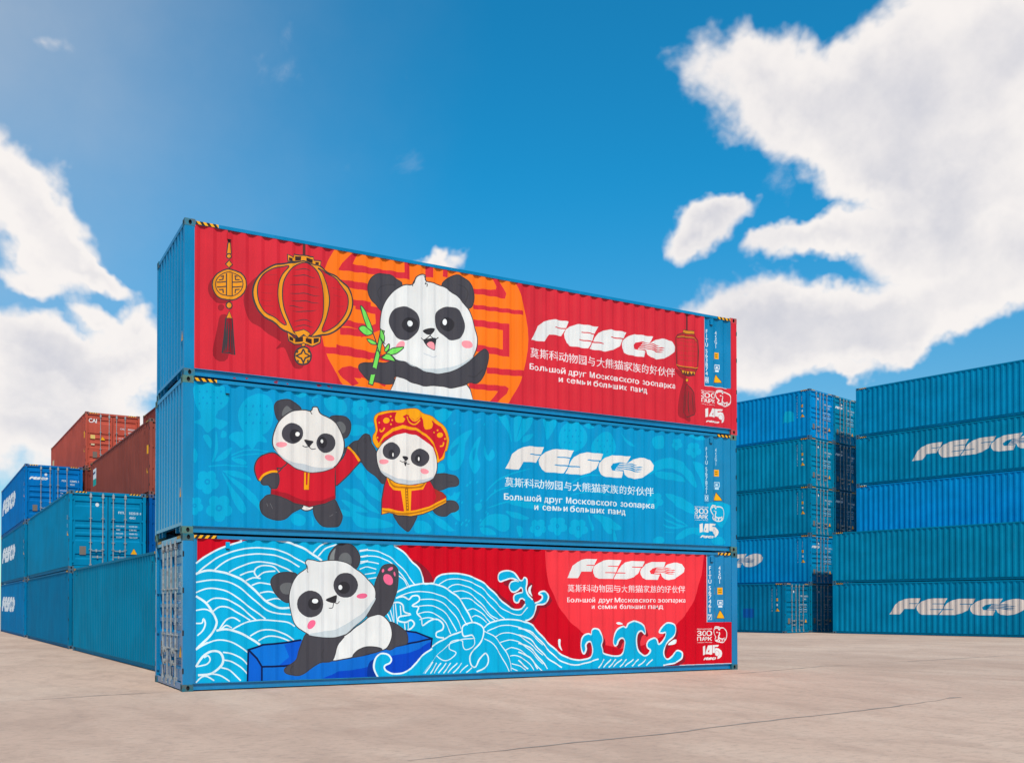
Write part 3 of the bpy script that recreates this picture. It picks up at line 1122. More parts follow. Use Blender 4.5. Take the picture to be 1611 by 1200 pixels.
for a in ([(805, 322), (850, 318), (890, 328)], [(790, 355), (850, 352), (915, 368)], [(775, 405), (840, 402), (930, 420)], [(775, 452), (850, 450), (940, 468)], [(780, 490), (860, 492), (935, 505)], [(770, 520), (800, 518), (850, 530)], [(790, 545), (860, 548), (920, 540)], [(800, 600), (850, 592), (895, 604)], [(800, 630), (850, 622), (905, 634)], [(620, 445), (680, 450)], [(620, 485), (675, 490)], [(630, 515), (690, 520)], [(668, 350), (705, 350)], [(1000, 420), (1050, 430)], [(1010, 460), (1060, 470)], [(1025, 520), (1070, 518)], [(1030, 575), (1055, 572)], [(640, 400), (700, 405)], [(650, 555), (700, 565)]):
    A.line(OUT, 4.5 * px1, a, taper=True)
A.poly(GLD, [(762, 240), (795, 256), (800, 238), (850, 246), (905, 252), (908, 270), (943, 278), (940, 305), (905, 292), (850, 276), (800, 278), (765, 278)], False, OUT, 7 * px1)
for a in ([(806, 248), (838, 250), (836, 272), (806, 272)], [(864, 258), (902, 265), (900, 286), (864, 276)], [(770, 256), (790, 262), (790, 276), (770, 274)], [(915, 280), (932, 284), (930, 298), (915, 292)]):
    A.poly((58, 38, 36), a, False)
A.poly(GLD, [(762, 660), (800, 690), (850, 678), (905, 682), (942, 685), (938, 718), (900, 735), (850, 722), (800, 724), (768, 706)], False, OUT, 7 * px1)
A.poly(GLD, [(800, 655), (850, 645), (888, 665), (870, 690), (850, 672), (825, 690)], False, OUT, 5 * px1)
for a in ([(806, 690), (846, 684), (846, 710), (806, 712)], [(860, 692), (896, 694), (896, 722), (860, 712)], [(772, 680), (794, 692), (794, 710), (772, 702)], [(906, 690), (932, 692), (930, 712), (906, 720)]):
    A.poly((58, 38, 36), a, False)
A.ell(GLD, (848, 728), 10, 9, line=OUT, lw=5 * px1)
A.ell(GLD, (848, 787), 45, 47, line=OUT, lw=9 * px1)
A.line(OUT, 8 * px1, [(848, 750), (858, 775), (885, 787), (858, 800), (848, 824), (838, 800), (813, 785), (838, 773), (848, 750)], sm=False)
for a in ([(822, 758), (815, 770)], [(872, 758), (882, 770)], [(818, 808), (826, 818)], [(876, 808), (868, 820)]):
    A.line(OUT, 8 * px1, a, sm=False)
A.group('panda_picture', 'painted panda holding a green bamboo stalk')
A.z = 2
lw = 7 * px2
A.poly(PDK, [(625, 290), (660, 250), (720, 225), (780, 245), (825, 300), (845, 370), (830, 430), (800, 450), (740, 420), (660, 340)], True, OUT, lw)
A.poly(PDK, [(355, 290), (310, 245), (250, 218), (185, 220), (145, 250), (125, 310), (140, 370), (175, 420), (220, 465), (280, 400)], True, OUT, lw)
A.line(OUT, lw * .8, [(210, 400), (190, 350), (205, 310), (250, 290), (310, 295)], [(730, 290), (780, 305), (800, 350), (785, 410)])
A.poly(WHT, [(325, 895), (300, 950), (262, 1030), (400, 1060), (700, 1075), (835, 1080), (815, 1000), (780, 940), (560, 960)], False, OUT, lw)
A.poly(PDK, [(65, 850), (78, 822), (150, 815), (250, 815), (320, 790), (430, 820), (500, 850), (600, 865), (700, 850), (770, 810), (840, 780), (885, 740), (915, 725), (940, 745), (940, 800), (915, 880), (870, 950), (810, 950), (780, 965), (690, 985), (600, 970), (500, 970), (420, 945), (315, 905), (290, 958), (200, 950), (125, 930), (85, 890)], True, OUT, lw)
A.line(OUT, lw, [(800, 905), (850, 910), (900, 860)], [(135, 870), (110, 850), (140, 848)], [(315, 905), (312, 860)])
A.poly(WHT, [(430, 285), (450, 240), (490, 220), (515, 225), (522, 265), (600, 288), (680, 330), (740, 380), (800, 450), (845, 570), (868, 660), (850, 750), (790, 820), (700, 870), (600, 890), (500, 870), (400, 820), (310, 790), (240, 710), (208, 600), (212, 500), (240, 410), (290, 340), (360, 295)], True, OUT, lw)
A.poly(GRY, [(312, 790), (360, 802), (450, 845), (550, 857), (650, 850), (750, 825), (838, 770), (790, 818), (700, 868), (600, 888), (500, 868), (400, 818)])
A.line(OUT, 5 * px2, [(430, 300), (432, 275), (450, 245)], [(512, 284), (528, 284), (525, 302)], [(505, 225), (522, 262), (515, 280)])
A.poly(PDK, [(265, 540), (280, 480), (320, 445), (370, 437), (430, 455), (468, 510), (472, 570), (450, 620), (390, 665), (330, 650), (285, 600)])
A.poly(PDK, [(578, 530), (585, 480), (630, 445), (700, 440), (750, 475), (782, 550), (775, 610), (740, 655), (680, 662), (630, 630), (590, 580)])
A.ell(PUP, (408, 560), 55, 52)
A.ell(PUP, (662, 557), 48, 48)
A.ell((240, 240, 240), (410, 550), 20, 20)
A.ell((240, 240, 240), (642, 543), 14, 21)
A.poly(PUP, [(498, 600), (530, 584), (577, 588), (556, 622), (540, 628), (522, 622)])
A.line(OUT, 6 * px2, [(483, 648), (508, 660), (542, 634), (545, 615)], [(542, 634), (575, 658), (604, 644)])
A.poly(PUP, [(503, 660), (545, 652), (588, 652), (582, 700), (575, 732), (545, 722), (520, 695)])
A.poly(PNK, [(525, 688), (548, 674), (572, 690), (574, 726), (545, 718)])
A.ell(PNK, (343, 705), 40, 24, -58)
A.ell(PNK, (795, 692), 37, 25, 22)
A.line((196, 200, 206), 6 * px2, [(503, 750), (540, 768), (565, 780), (592, 768)])
GRN = (118, 218, 92)
gl = 6 * px2
A.line(OUT, 34 * px2, [(226, 592), (145, 965)], sm=False)
A.line(GRN, 22 * px2, [(225, 598), (147, 958)], sm=False)
for a in ([(75, 430), (115, 480), (150, 560), (160, 612), (125, 590), (92, 510)], [(65, 580), (100, 568), (160, 612), (120, 632), (85, 615)], [(118, 655), (155, 660), (186, 692), (150, 688)], [(213, 588), (240, 635), (232, 682), (206, 640)], [(245, 762), (285, 720), (366, 710), (325, 750), (275, 765)], [(220, 775), (262, 755), (309, 806), (245, 792)], [(240, 725), (266, 688), (268, 720), (250, 742)]):
    A.poly(GRN, a, True, OUT, gl)
A.line(OUT, gl, [(160, 610), (182, 690), (205, 770)], [(245, 762), (225, 775), (200, 780)], [(180, 730), (212, 750)], [(212, 650), (245, 690)], sm=False)
A.poly(PDK, [(95, 850), (160, 845), (185, 870), (170, 895), (120, 885)])
A.group('logo', 'white slanted company name')
A.z = 3
s0, z0 = A._t((152, 402))
s1, zt = A._t((1114, 440))[0], A._t((390, 276))[1]
A.logo(WHT, RED, s0, s1, z0, zt)
A.group('chinese_lettering', 'white line of Chinese lettering')
CN = '莫斯科动物园与大熊猫家族的好伙伴'
A.text((232, 216, 218), CN, *A.sbox(146, 1110, 450, 516), bold=.006)
R1, R2 = 'Большой друг Московского зоопарка', 'и семьи больших панд'
b1 = A.sbox(143, 1113, 557, 596)
A.words((234, 222, 222), R1, *b1, 'russian_word', 'word of the upper line of white Russian lettering', bold=.022, space=1.06)
s0, z0 = A._t((342, 678))
A.words((234, 222, 222), R2, s0, A._t((930, 700))[0], z0, z0 + b1[3] - b1[2], 'russian_word', 'word of the lower line of white Russian lettering', bold=.022, space=1.06)
A.group('small_lantern_picture', 'narrow red lantern with a long tassel')
A.z = 'r1'
pr1 = 0.0165 / 6.6667
A.poly(SHD, [(20, 600), (75, 690), (100, 720), (70, 850), (55, 1080), (130, 1130), (180, 1140), (150, 900), (140, 700), (120, 640)])
A.line((110, 45, 48), 20 * pr1, [(147, 25), (147, 195)], sm=False)
A.poly((176, 44, 48), [(28, 275), (50, 240), (95, 225), (215, 235), (262, 300), (268, 420), (262, 580), (235, 640), (80, 620), (40, 560)], False, (92, 50, 48), 8 * pr1)
A.poly(RED, [(40, 280), (230, 285), (250, 320), (252, 560), (230, 590), (60, 565)], False)
for a in ([(42, 300), (252, 330)], [(42, 350), (252, 372)], [(42, 405), (252, 420)], [(42, 455), (252, 470)], [(42, 505), (252, 520)], [(100, 280), (100, 570)], [(150, 285), (150, 575)], [(200, 290), (200, 582)]):
    A.line((178, 58, 50), 5 * pr1, a, sm=False)
A.poly((214, 140, 40), [(98, 195), (110, 190), (215, 205), (215, 240), (98, 224)], False, (92, 50, 48), 6 * pr1)
A.line((214, 140, 40), 7 * pr1, [(45, 262), (120, 262), (215, 278), (245, 310)], [(38, 552), (90, 575), (150, 578), (225, 592), (262, 585)])
A.line((92, 50, 48), 6 * pr1, [(45, 270), (120, 272), (215, 288), (250, 320)], [(38, 562), (90, 587), (150, 590), (225, 604), (262, 596)])
A.poly((92, 50, 48), [(78, 612), (232, 632), (230, 672), (160, 680), (85, 655)], False)
for i in range(5):
    A.poly((232, 160, 40), [(84 + i * 30, 616 + i * 4), (110 + i * 30, 620 + i * 4), (97 + i * 30, 650 + i * 4)], False)
A.ell((232, 160, 40), (149, 716), 14, 18, line=(92, 50, 48), lw=5 * pr1)
A.poly((165, 36, 46), [(148, 752), (180, 800), (210, 850), (235, 1040), (215, 1080), (150, 1105), (105, 1060), (110, 900), (125, 810)], False, (92, 50, 48), 9 * pr1)
for a in ([(140, 820), (130, 950), (125, 1050)], [(165, 830), (160, 960), (170, 1080)], [(190, 850), (200, 960), (205, 1060)], [(130, 800), (175, 808)], [(180, 930), (185, 1020)], [(148, 870), (145, 930)]):
    A.line((92, 50, 48), 10 * pr1, a, taper=True)
A.ident((341, 367), (182, 365), (388, 664), (688, 734), (438, 462), (200, 380), (435, 476, 425, 492), (440, 480, 556, 628), [(450, 655), (504, 748), (423, 742)], '5638748')
A.zoo(dict(a=(288, 440, 815, 832), b=(288, 440, 838, 893), c=(290, 440, 902, 945), d=(293, 440, 960, 970), e=(446, 600, 818, 980), n=(340, 540, 1003, 1148), l=(347, 482, 1136, 1156)), WHT, RED)
A.build(top, 1)

# ---------- middle container
A = PhotoArt(mid, 1)
MB0, MB1 = (0, 143, 194), (0, 164, 206)
A.z = 4
A.group('painted_ground', 'blue painted background of the artwork')
sL = A._t((298, 500))[0]
sI0, sI1, zI = A._t(('r2', (527, 400)))[0], A._t(('r2', (765, 760)))[0], A._t(('r2', (560, 742)))[1]
A.raw(MB0, [(sL, ZB), (L - X0, ZB), (L - X0, zI), (sI0, zI), (sI0, ZT), (sL, ZT)], [(0, 1, 2, 3), (0, 3, 4, 5)])
kf = 0.98


def leaf(a):
    A.group('leaf_motif')
    A.poly(MB1, a)


def stems(w, *ls, **k):
    for p in ls:
        A.group('stem_motif')
        A.line(MB1, w, p, **k)


def berry(pts, leaves, seeds, z):
    A.z = z
    A.group('strawberry_motif')
    A.poly(MB1, pts)
    if leaves:
        A.poly(MB1, leaves, True)
    cx, cy = sum(p[0] for p in pts) / len(pts), sum(p[1] for p in pts) / len(pts)
    rx = (max(p[0] for p in pts) - min(p[0] for p in pts)) / 2
    ry = (max(p[1] for p in pts) - min(p[1] for p in pts)) / 2
    for i in range(5):
        for j in range(5):
            x, y = -0.8 + i * 0.4 + (0.2 if j % 2 else 0), -0.8 + j * 0.4
            if x * x + y * y < 0.62:
                A.ell(MB0, (cx + x * rx, cy + y * ry), rx * .055, ry * .075, 20, n=8)


berry([(300, 150), (300, 220), (325, 290), (370, 320), (440, 310), (505, 265), (525, 210), (500, 160), (440, 135), (350, 135)], [(300, 375), (345, 350), (350, 305), (450, 305), (440, 345), (512, 378), (470, 420), (435, 405), (385, 442), (350, 395)], 0, 4)
berry([(580, 350), (590, 280), (640, 220), (720, 195), (780, 220), (800, 290), (795, 380), (760, 440), (690, 460), (610, 430)], [(520, 470), (560, 435), (640, 440), (720, 445), (765, 500), (705, 498), (670, 545), (640, 512), (600, 540), (560, 500)], 0, 4)
for a in ([(360, 460), (388, 455), (412, 495), (405, 540), (378, 505)], [(470, 470), (480, 430), (505, 440), (500, 470)], [(415, 622), (435, 540), (442, 425), (455, 540), (432, 610)], [(435, 620), (475, 572), (542, 532), (505, 600)], [(540, 603), (600, 606), (635, 630), (610, 645), (560, 625)], [(480, 685), (560, 680), (640, 710), (665, 738), (600, 730)], [(478, 690), (540, 780), (600, 860), (632, 925), (605, 948), (560, 890), (520, 790)], [(500, 700), (600, 760), (690, 840), (735, 950), (680, 895), (590, 800)], [(965, 950), (1005, 985), (985, 1025), (940, 1020), (910, 990), (920, 955)], [(1045, 960), (1060, 1010), (1050, 1030)],
          [(1120, 230), (1180, 205), (1240, 230), (1265, 300), (1220, 330), (1150, 300)], [(940, 195), (985, 188), (1010, 205), (970, 222)], [(1250, 420), (1320, 390), (1400, 420), (1400, 470), (1330, 440)], [(1290, 620), (1360, 650), (1400, 760), (1330, 720)], [(1230, 860), (1330, 900), (1400, 940), (1300, 930)], [(1225, 920), (1320, 960), (1250, 965)], [(1240, 790), (1340, 820), (1400, 880), (1310, 850)], [(300, 540), (325, 570), (318, 620), (300, 625)]):
    leaf(a)
stems(.022, [(392, 655), (480, 645), (640, 655)], [(538, 582), (640, 548), (770, 560)], [(540, 600), (620, 580), (770, 572)], [(1060, 260), (1050, 230), (1080, 215)])
for c, r in (((385, 750), 78), ((460, 915), 88), ((305, 900), 60), ((1350, 290), 62)):
    flower(A, c, kf, r, col=MB1, bgc=MB0)
A.z = 5
for a in ([(0, 790), (60, 760), (150, 860), (230, 950), (120, 900)], [(0, 900), (90, 960), (240, 990), (340, 1040), (200, 1060), (60, 1040)], [(590, 940), (680, 980), (760, 1040), (790, 1080), (700, 1060)], [(500, 1010), (570, 1005), (615, 1050), (600, 1090), (500, 1090)], [(90, 700), (170, 720), (240, 800), (240, 860), (150, 800)], [(730, 800), (790, 850), (840, 1000), (780, 960)], [(640, 180), (720, 160), (780, 180), (700, 260)], [(0, 290), (60, 310), (130, 330), (60, 360), (0, 350)]):
    leaf(a)
flower(A, (85, 155), kf, 62, col=MB1, bgc=MB0)
for c, r in (((265, 150), 34), ((160, 275), 24)):
    A.group('leaf_motif')
    A.ell(MB1, c, r, r * .8)
A.z = 'm'
for a, b in (([(275, 185), (225, 290), (212, 420), (165, 505), (100, 512), (68, 440), (100, 320), (165, 240)], [(165, 300), (140, 370), (110, 400), (105, 350)]), ([(345, 240), (322, 380), (342, 480), (300, 545), (258, 480), (252, 400), (290, 310)], [(310, 330), (300, 420), (285, 430), (285, 370)]), ([(378, 310), (408, 395), (440, 345), (458, 400), (420, 440), (372, 390)], None)):
    leaf(a)
    if b:
        A.poly(MB0, b)
for a in ([(490, 60), (550, 70), (590, 180), (604, 285), (570, 210)], [(630, 70), (690, 70), (655, 180), (630, 290), (620, 180)], [(700, 90), (770, 85), (740, 180), (640, 285), (665, 180)], [(700, 240), (778, 220), (740, 272), (688, 288)], [(858, 100), (965, 110), (940, 190), (892, 268), (870, 180)], [(335, 970), (400, 890), (500, 872), (575, 900), (582, 980), (540, 1018), (480, 1000), (420, 965)], [(340, 985), (420, 990), (470, 1040), (370, 1040)], [(640, 975), (690, 985), (695, 1040), (660, 1060)], [(548, 850), (640, 862), (742, 905), (690, 922), (600, 895)], [(1270, 880), (1390, 900), (1495, 985), (1445, 1005), (1350, 960)], [(1310, 900), (1420, 1010), (1385, 1032)], [(1220, 870), (1280, 990), (1250, 1000)], [(1440, 1000), (1465, 1090), (1430, 1080)], [(1490, 210), (1560, 280), (1611, 320), (1560, 310)], [(1195, 150), (1240, 135), (1280, 165), (1230, 178)], [(90, 740), (180, 690), (150, 760), (80, 790)], [(300, 800), (345, 785), (350, 830), (315, 850)], [(0, 470), (40, 465), (50, 520), (10, 545)], [(350, 100), (300, 120), (330, 95)], [(0, 900), (80, 970), (140, 1010), (60, 985)], [(560, 780), (680, 770), (900, 800), (760, 830)]):
    leaf(a)
random.seed(5)
A.group('dot_pattern')
for i in range(46):
    x, y = random.uniform(130, 480), random.uniform(90, 1000)
    if not (60 < x < 460 and 180 < y < 550):
        A.ell(MB1, (x, y), 7, 13, 30, n=8)
stems(.035, [(400, 690), (470, 610), (600, 545), (750, 505)], [(388, 775), (470, 690), (640, 640), (800, 640)], [(400, 825), (600, 765), (760, 760)], [(1060, 640), (1200, 560), (1330, 560)], [(1080, 720), (1250, 690), (1400, 720)], taper=True)
berry([(988, 260), (1008, 175), (1060, 125), (1140, 125), (1198, 180), (1216, 260), (1185, 330), (1100, 368), (1010, 335)], None, 0, 'm')
berry([(1252, 340), (1300, 240), (1380, 200), (1440, 262), (1455, 350), (1400, 420), (1310, 430)], None, 0, 'm')
A.z = 'm'
for c, r in (((815, 985), 74), ((975, 972), 80), ((1145, 990), 82)):
    flower(A, c, kf, r, col=MB1, bgc=MB0)
A.z = 'r2'
for a in ([(-100, 350), (0, 310), (70, 280), (170, 265), (280, 300), (360, 380), (430, 490), (450, 570), (400, 560), (340, 480), (240, 400), (130, 375), (40, 398), (-60, 440)], [(400, 305), (520, 360), (524, 620), (500, 560), (465, 440)], [(120, 640), (280, 680), (400, 760), (440, 860), (330, 825), (220, 760)], [(220, 1120), (290, 1030), (400, 995), (520, 1000), (600, 960), (520, 1080), (400, 1060), (300, 1110)], [(-10, 1120), (60, 1088), (105, 1130), (60, 1170), (0, 1170)], [(0, 420), (90, 410), (250, 440), (330, 520), (200, 500), (60, 480)], [(-20, 60), (70, 30), (100, 80), (90, 160), (20, 170), (-20, 130)], [(365, 28), (520, 50), (520, 80), (420, 70)], [(600, 1110), (680, 1090), (740, 1130), (740, 1170), (620, 1170)], [(560, 745), (770, 748), (770, 900), (700, 1000), (640, 900)]):
    leaf(a)
stems(.05, [(110, 820), (200, 890), (350, 975)], [(85, 965), (200, 1000), (360, 975)], [(95, 900), (220, 960), (330, 990)], [(85, 1040), (200, 1050)], taper=True)
for c, r in (((235, 122), 66), ((415, 185), 88), ((10, 715), 92)):
    flower(A, c, kf * .9, r, col=MB1, bgc=MB0)
A.group('panda_picture', 'painted panda in a red shirt')
A.z = 4
RC, GC = (200, 26, 44), (244, 160, 14)
WW, GW = (228, 221, 215), (192, 196, 200)
px4 = 0.0118 / 4
lw = 7 * px4
A.poly(PDK, [(807, 290), (815, 255), (850, 235), (900, 235), (950, 260), (975, 298), (930, 330), (880, 365), (850, 372), (820, 345)], True, OUT, lw)
A.poly((104, 104, 106), [(858, 332), (865, 295), (885, 273), (908, 290), (925, 306), (885, 338)])
A.poly(PDK, [(1158, 348), (1200, 335), (1250, 340), (1285, 375), (1287, 420), (1265, 467), (1235, 470), (1200, 410)], True, OUT, lw)
A.poly((104, 104, 106), [(1195, 385), (1230, 370), (1255, 400), (1252, 435), (1230, 442)])
A.poly(PDK, [(1240, 560), (1275, 525), (1310, 497), (1340, 488), (1368, 455), (1395, 450), (1415, 470), (1420, 560), (1400, 640), (1340, 620)], True, OUT, lw)
A.poly(WW, [(950, 890), (1060, 900), (1040, 925), (1000, 932), (970, 915)], True, OUT, lw)
A.poly(PDK, [(718, 880), (740, 855), (775, 832), (880, 840), (960, 880), (985, 908), (920, 945), (870, 985), (800, 987), (740, 955), (718, 918)], True, OUT, lw)
A.poly(PDK, [(1058, 900), (1080, 870), (1150, 850), (1192, 868), (1225, 930), (1237, 970), (1225, 1012), (1200, 1032), (1120, 1030), (1080, 1000), (1058, 950)], True, OUT, lw)
A.poly(RC, [(1180, 665), (1240, 600), (1270, 528), (1310, 555), (1347, 600), (1343, 630), (1265, 715), (1190, 775)], True, OUT, lw)
A.poly(RC, [(800, 575), (860, 610), (950, 668), (1030, 690), (1190, 650), (1190, 720), (1190, 855), (1130, 885), (1030, 907), (930, 882), (850, 842), (785, 827), (788, 760), (795, 660)], False, OUT, lw)
A.poly((160, 26, 40), [(785, 827), (788, 800), (880, 820), (1000, 870), (1100, 870), (1190, 835), (1190, 855), (1130, 884), (1030, 905), (930, 880), (850, 840)], False)
A.poly(RC, [(682, 660), (700, 610), (745, 578), (810, 570), (885, 625), (860, 660), (830, 690), (770, 690), (735, 715), (710, 745), (690, 710)], True, OUT, lw)
A.line(OUT, lw, [(862, 664), (825, 664), (835, 690)], sm=False)
A.poly(PDK, [(722, 750), (745, 715), (790, 695), (830, 693), (840, 740), (825, 787), (790, 792), (770, 770), (740, 768)], True, OUT, lw)
A.line(GC, 13 * px4, [(713, 742), (740, 708), (785, 687), (828, 686)], [(1268, 532), (1312, 568), (1343, 620)])
A.poly(GC, [(993, 690), (1033, 690), (1028, 800), (991, 800)], False, (150, 60, 30), 4 * px4)
A.poly(RC, [(1005, 692), (1020, 692), (1016, 770), (1005, 770)], False)
A.poly(WW, [(1040, 302), (1052, 280), (1078, 283), (1095, 320), (1150, 345), (1210, 400), (1245, 480), (1245, 560), (1220, 620), (1180, 660), (1110, 685), (1030, 690), (960, 670), (890, 630), (840, 580), (800, 530), (797, 470), (820, 400), (860, 345), (920, 305), (980, 298)], True, OUT, lw)
A.poly(GW, [(802, 545), (850, 580), (900, 618), (1000, 640), (1090, 662), (1182, 658), (1110, 684), (1030, 689), (960, 669), (890, 629), (840, 580)])
A.line(OUT, 5 * px4, [(1035, 305), (1048, 325)], [(1080, 285), (1098, 325)])
for c, rx, ry in (((922, 445), 66, 66), ((1131, 506), 60, 62)):
    A.ell(PDK, c, rx, ry)
A.ell(PUP, (938, 460), 36, 42)
A.ell(PUP, (1112, 502), 30, 36)
A.ell((240, 236, 232), (955, 449), 13, 14)
A.ell((240, 236, 232), (1107, 495), 10, 12)
A.poly(PUP, [(993, 488), (1030, 488), (1056, 496), (1040, 518), (1025, 530)])
A.line(OUT, 5 * px4, [(983, 523), (1002, 532), (1025, 528), (1045, 543), (1068, 542)])
A.ell(PNK, (852, 515), 35, 17)
A.ell(PNK, (1156, 599), 30, 18, 22)
A.line((128, 126, 128), 7 * px4, [(762, 885), (768, 905)], [(780, 885), (795, 920)], [(1155, 968), (1178, 955)], [(1192, 945), (1202, 940)], taper=True)
A.group('dancing_panda_picture', 'painted panda in a red headdress and dress')
A.z = 5
px5 = 0.0124 / 4.8
lw = 7 * px5
A.poly(PDK, [(65, 420), (75, 390), (110, 350), (150, 355), (160, 400), (200, 480), (215, 560), (280, 680), (255, 722), (190, 660), (115, 595), (80, 530), (62, 470)], True, OUT, lw)
A.line(OUT, 5 * px5, [(112, 415), (108, 390), (122, 378), (128, 398), (118, 415)])
A.poly(PDK, [(610, 680), (640, 655), (710, 646), (790, 660), (822, 690), (824, 725), (800, 742), (750, 748), (680, 772), (620, 740)], True, OUT, lw)
A.line(OUT, 5 * px5, [(745, 715), (770, 705), (785, 715)])
A.poly(PDK, [(340, 945), (500, 950), (492, 1010), (465, 1065), (440, 1082), (400, 1055), (360, 1000)], True, OUT, lw)
A.poly(PDK, [(630, 915), (720, 858), (780, 850), (815, 875), (824, 910), (800, 932), (770, 940), (730, 967), (680, 962)], True, OUT, lw)
A.poly(RC, [(285, 665), (400, 720), (600, 690), (640, 755), (700, 790), (730, 820), (732, 865), (640, 915), (560, 950), (470, 968), (370, 962), (300, 940), (246, 955), (248, 840), (265, 740)], False, OUT, lw * 1.2)
A.poly((164, 44, 36), [(640, 755), (700, 790), (728, 820), (640, 870), (660, 820)], False)
A.poly(GC, [(250, 905), (300, 910), (400, 932), (500, 922), (600, 895), (728, 830), (730, 863), (640, 913), (560, 947), (470, 965), (370, 958), (300, 937), (250, 950)], False)
A.line((182, 112, 20), 12 * px5, [(254, 925), (370, 947), (470, 946), (600, 914), (728, 850)])
A.poly(GC, [(280, 668), (300, 678), (420, 730), (500, 735), (592, 698), (560, 765), (430, 780), (330, 768), (300, 735)], False)
A.line((182, 112, 20), 14 * px5, [(300, 690), (330, 738), (430, 752), (540, 745), (575, 710)])
A.poly(GC, [(388, 772), (472, 772), (466, 935), (412, 935)], False)
A.line((160, 100, 24), 28 * px5, [(431, 755), (440, 925)], sm=False)
for i in range(7):
    A.ell(GC, (431 + i * 1.4, 772 + i * 22), 7, 8, n=10)
A.poly(WW, [(203, 520), (210, 470), (260, 410), (330, 360), (420, 335), (500, 345), (580, 390), (640, 460), (666, 550), (660, 640), (620, 690), (560, 715), (450, 730), (360, 715), (280, 670), (220, 600)], True, OUT, lw)
A.poly(GW, [(232, 615), (330, 668), (450, 695), (560, 690), (640, 668), (610, 695), (550, 716), (450, 729), (360, 713), (280, 668)])
A.poly(GC, [(215, 455), (180, 410), (178, 360), (195, 320), (184, 240), (200, 200), (260, 175), (380, 165), (490, 152), (560, 188), (650, 230), (730, 310), (757, 390), (740, 470), (722, 482), (715, 530), (690, 550), (667, 562), (660, 500), (630, 440), (570, 390), (500, 352), (420, 338), (340, 355), (270, 395)], True, (110, 60, 30), 4 * px5)
A.poly(RC, [(213, 410), (198, 370), (212, 320), (200, 240), (215, 208), (280, 190), (360, 180), (348, 220), (370, 255), (402, 262), (420, 235), (400, 215), (430, 200), (455, 205), (495, 245), (540, 205), (560, 240), (565, 290), (600, 312), (628, 280), (620, 245), (690, 290), (722, 345), (738, 400), (722, 465), (700, 520), (682, 542), (670, 490), (640, 415), (580, 345), (500, 300), (400, 280), (320, 305), (260, 355), (222, 415)], False)
A.poly(RC, [(225, 432), (262, 378), (330, 328), (400, 306), (500, 320), (580, 365), (640, 440), (665, 525), (630, 450), (570, 395), (500, 355), (420, 340), (345, 354), (280, 388)], False)
for c, r in (((280, 245), 22), ((685, 355), 20), ((225, 262), 7), ((310, 215), 7), ((322, 243), 7), ((312, 275), 7), ((640, 335), 7), ((670, 318), 7), ((720, 385), 7), ((210, 375), 7), ((208, 405), 6)):
    A.ell(GC, c, r, r, n=12)
A.line(GC, 11 * px5, [(352, 222), (362, 252), (400, 255), (408, 235), (392, 224)], [(625, 265), (615, 300), (580, 306), (572, 286)], [(232, 310), (236, 328), (258, 320), (268, 298)], [(710, 410), (705, 435), (685, 440)])
A.line(GC, 10 * px5, [(435, 215), (455, 255), (495, 275), (535, 240)], [(455, 210), (495, 250), (540, 212)])
A.ell(PDK, (320, 475), 66, 66)
A.ell(PDK, (535, 525), 68, 68)
for c in ((318, 498), (518, 535)):
    A.ell(PUP, c, 24, 32)
A.ell((240, 236, 232), (329, 504), 7, 15)
A.ell((240, 236, 232), (522, 536), 6, 15)
A.poly(PUP, [(398, 518), (430, 516), (448, 528), (436, 545), (420, 550)])
A.line(OUT, 5 * px5, [(382, 547), (402, 560), (422, 550), (436, 572), (458, 573)])
A.poly(PUP, [(410, 562), (430, 562), (422, 592)])
A.ell(PNK, (260, 555), 35, 19)
A.ell(PNK, (568, 628), 32, 20, 15)
A.group('logo', 'white slanted company name')
A.z = 6
WM = (226, 219, 214)
s0, z0 = A._t((60, 352))
s1, zt = A._t((1001, 350))[0], A._t((297, 214))[1]
A.logo(WM, MB0, s0, s1, z0, zt)
A.group('chinese_lettering', 'white line of Chinese lettering')
A.text((214, 228, 232), CN, *A.sbox(58, 1000, 402, 462), bold=.006)
b1 = A.sbox(55, 1004, 506, 545)
A.words((220, 228, 230), R1, *b1, 'russian_word', 'word of the upper line of white Russian lettering', bold=.022, space=1.06)
s0, z0 = A._t((250, 609))
A.words((220, 228, 230), R2, s0, A._t((826, 640))[0], z0, z0 + b1[3] - b1[2], 'russian_word', 'word of the lower line of white Russian lettering', bold=.022, space=1.06)
A.z = 'r2'
A.ident((541, 564), (152, 335), (362, 638), (660, 710), (641, 661), (162, 345), (633, 677, 388, 458), (636, 680, 522, 595), [(653, 625), (707, 715), (627, 712)], '5678210', (190, 222, 236))
A.zoo(dict(a=(425, 568, 767, 784), b=(425, 568, 790, 848), c=(425, 568, 856, 900), d=(426, 568, 910, 920), e=(586, 735, 758, 925), n=(474, 676, 948, 1092), l=(480, 620, 1076, 1102)), WM, MB0)
A.build(mid, 1)

# ---------- bottom container
A = PhotoArt(low, 0)
DR, SR, CY, WL, DRS = (200, 0, 28), (236, 56, 66), (0, 168, 212), (222, 234, 238), (140, 22, 40)
A.group('painted_ground', 'dark red painted background of the artwork')
sL = A._t((7, (332, 600)))[0]
sI0, sI1, zI = A._t(('r3', (220, 500)))[0], A._t(('r3', (463, 800)))[0], A._t(('r3', (222, 735)))[1]
A.raw(DR, [(sL, ZB), (sI1, ZB), (sI1, zI), (sI0, zI), (sI0, ZT), (sL, ZT)], [(0, 1, 2, 3), (0, 3, 4, 5)])
A.raw((210, 220, 228), [(sI0 - .01, zI), (sI0 + .004, zI), (sI0 + .004, ZT), (sI0 - .01, ZT)], [(0, 1, 2, 3)])
A.raw((214, 200, 204), [(sL, ZB), (sI1, ZB), (sI1, ZB + .014), (sL, ZB + .014)], [(0, 1, 2, 3)])
A.group('red_sun', 'large light red half disc behind the lettering')
A.z = 9
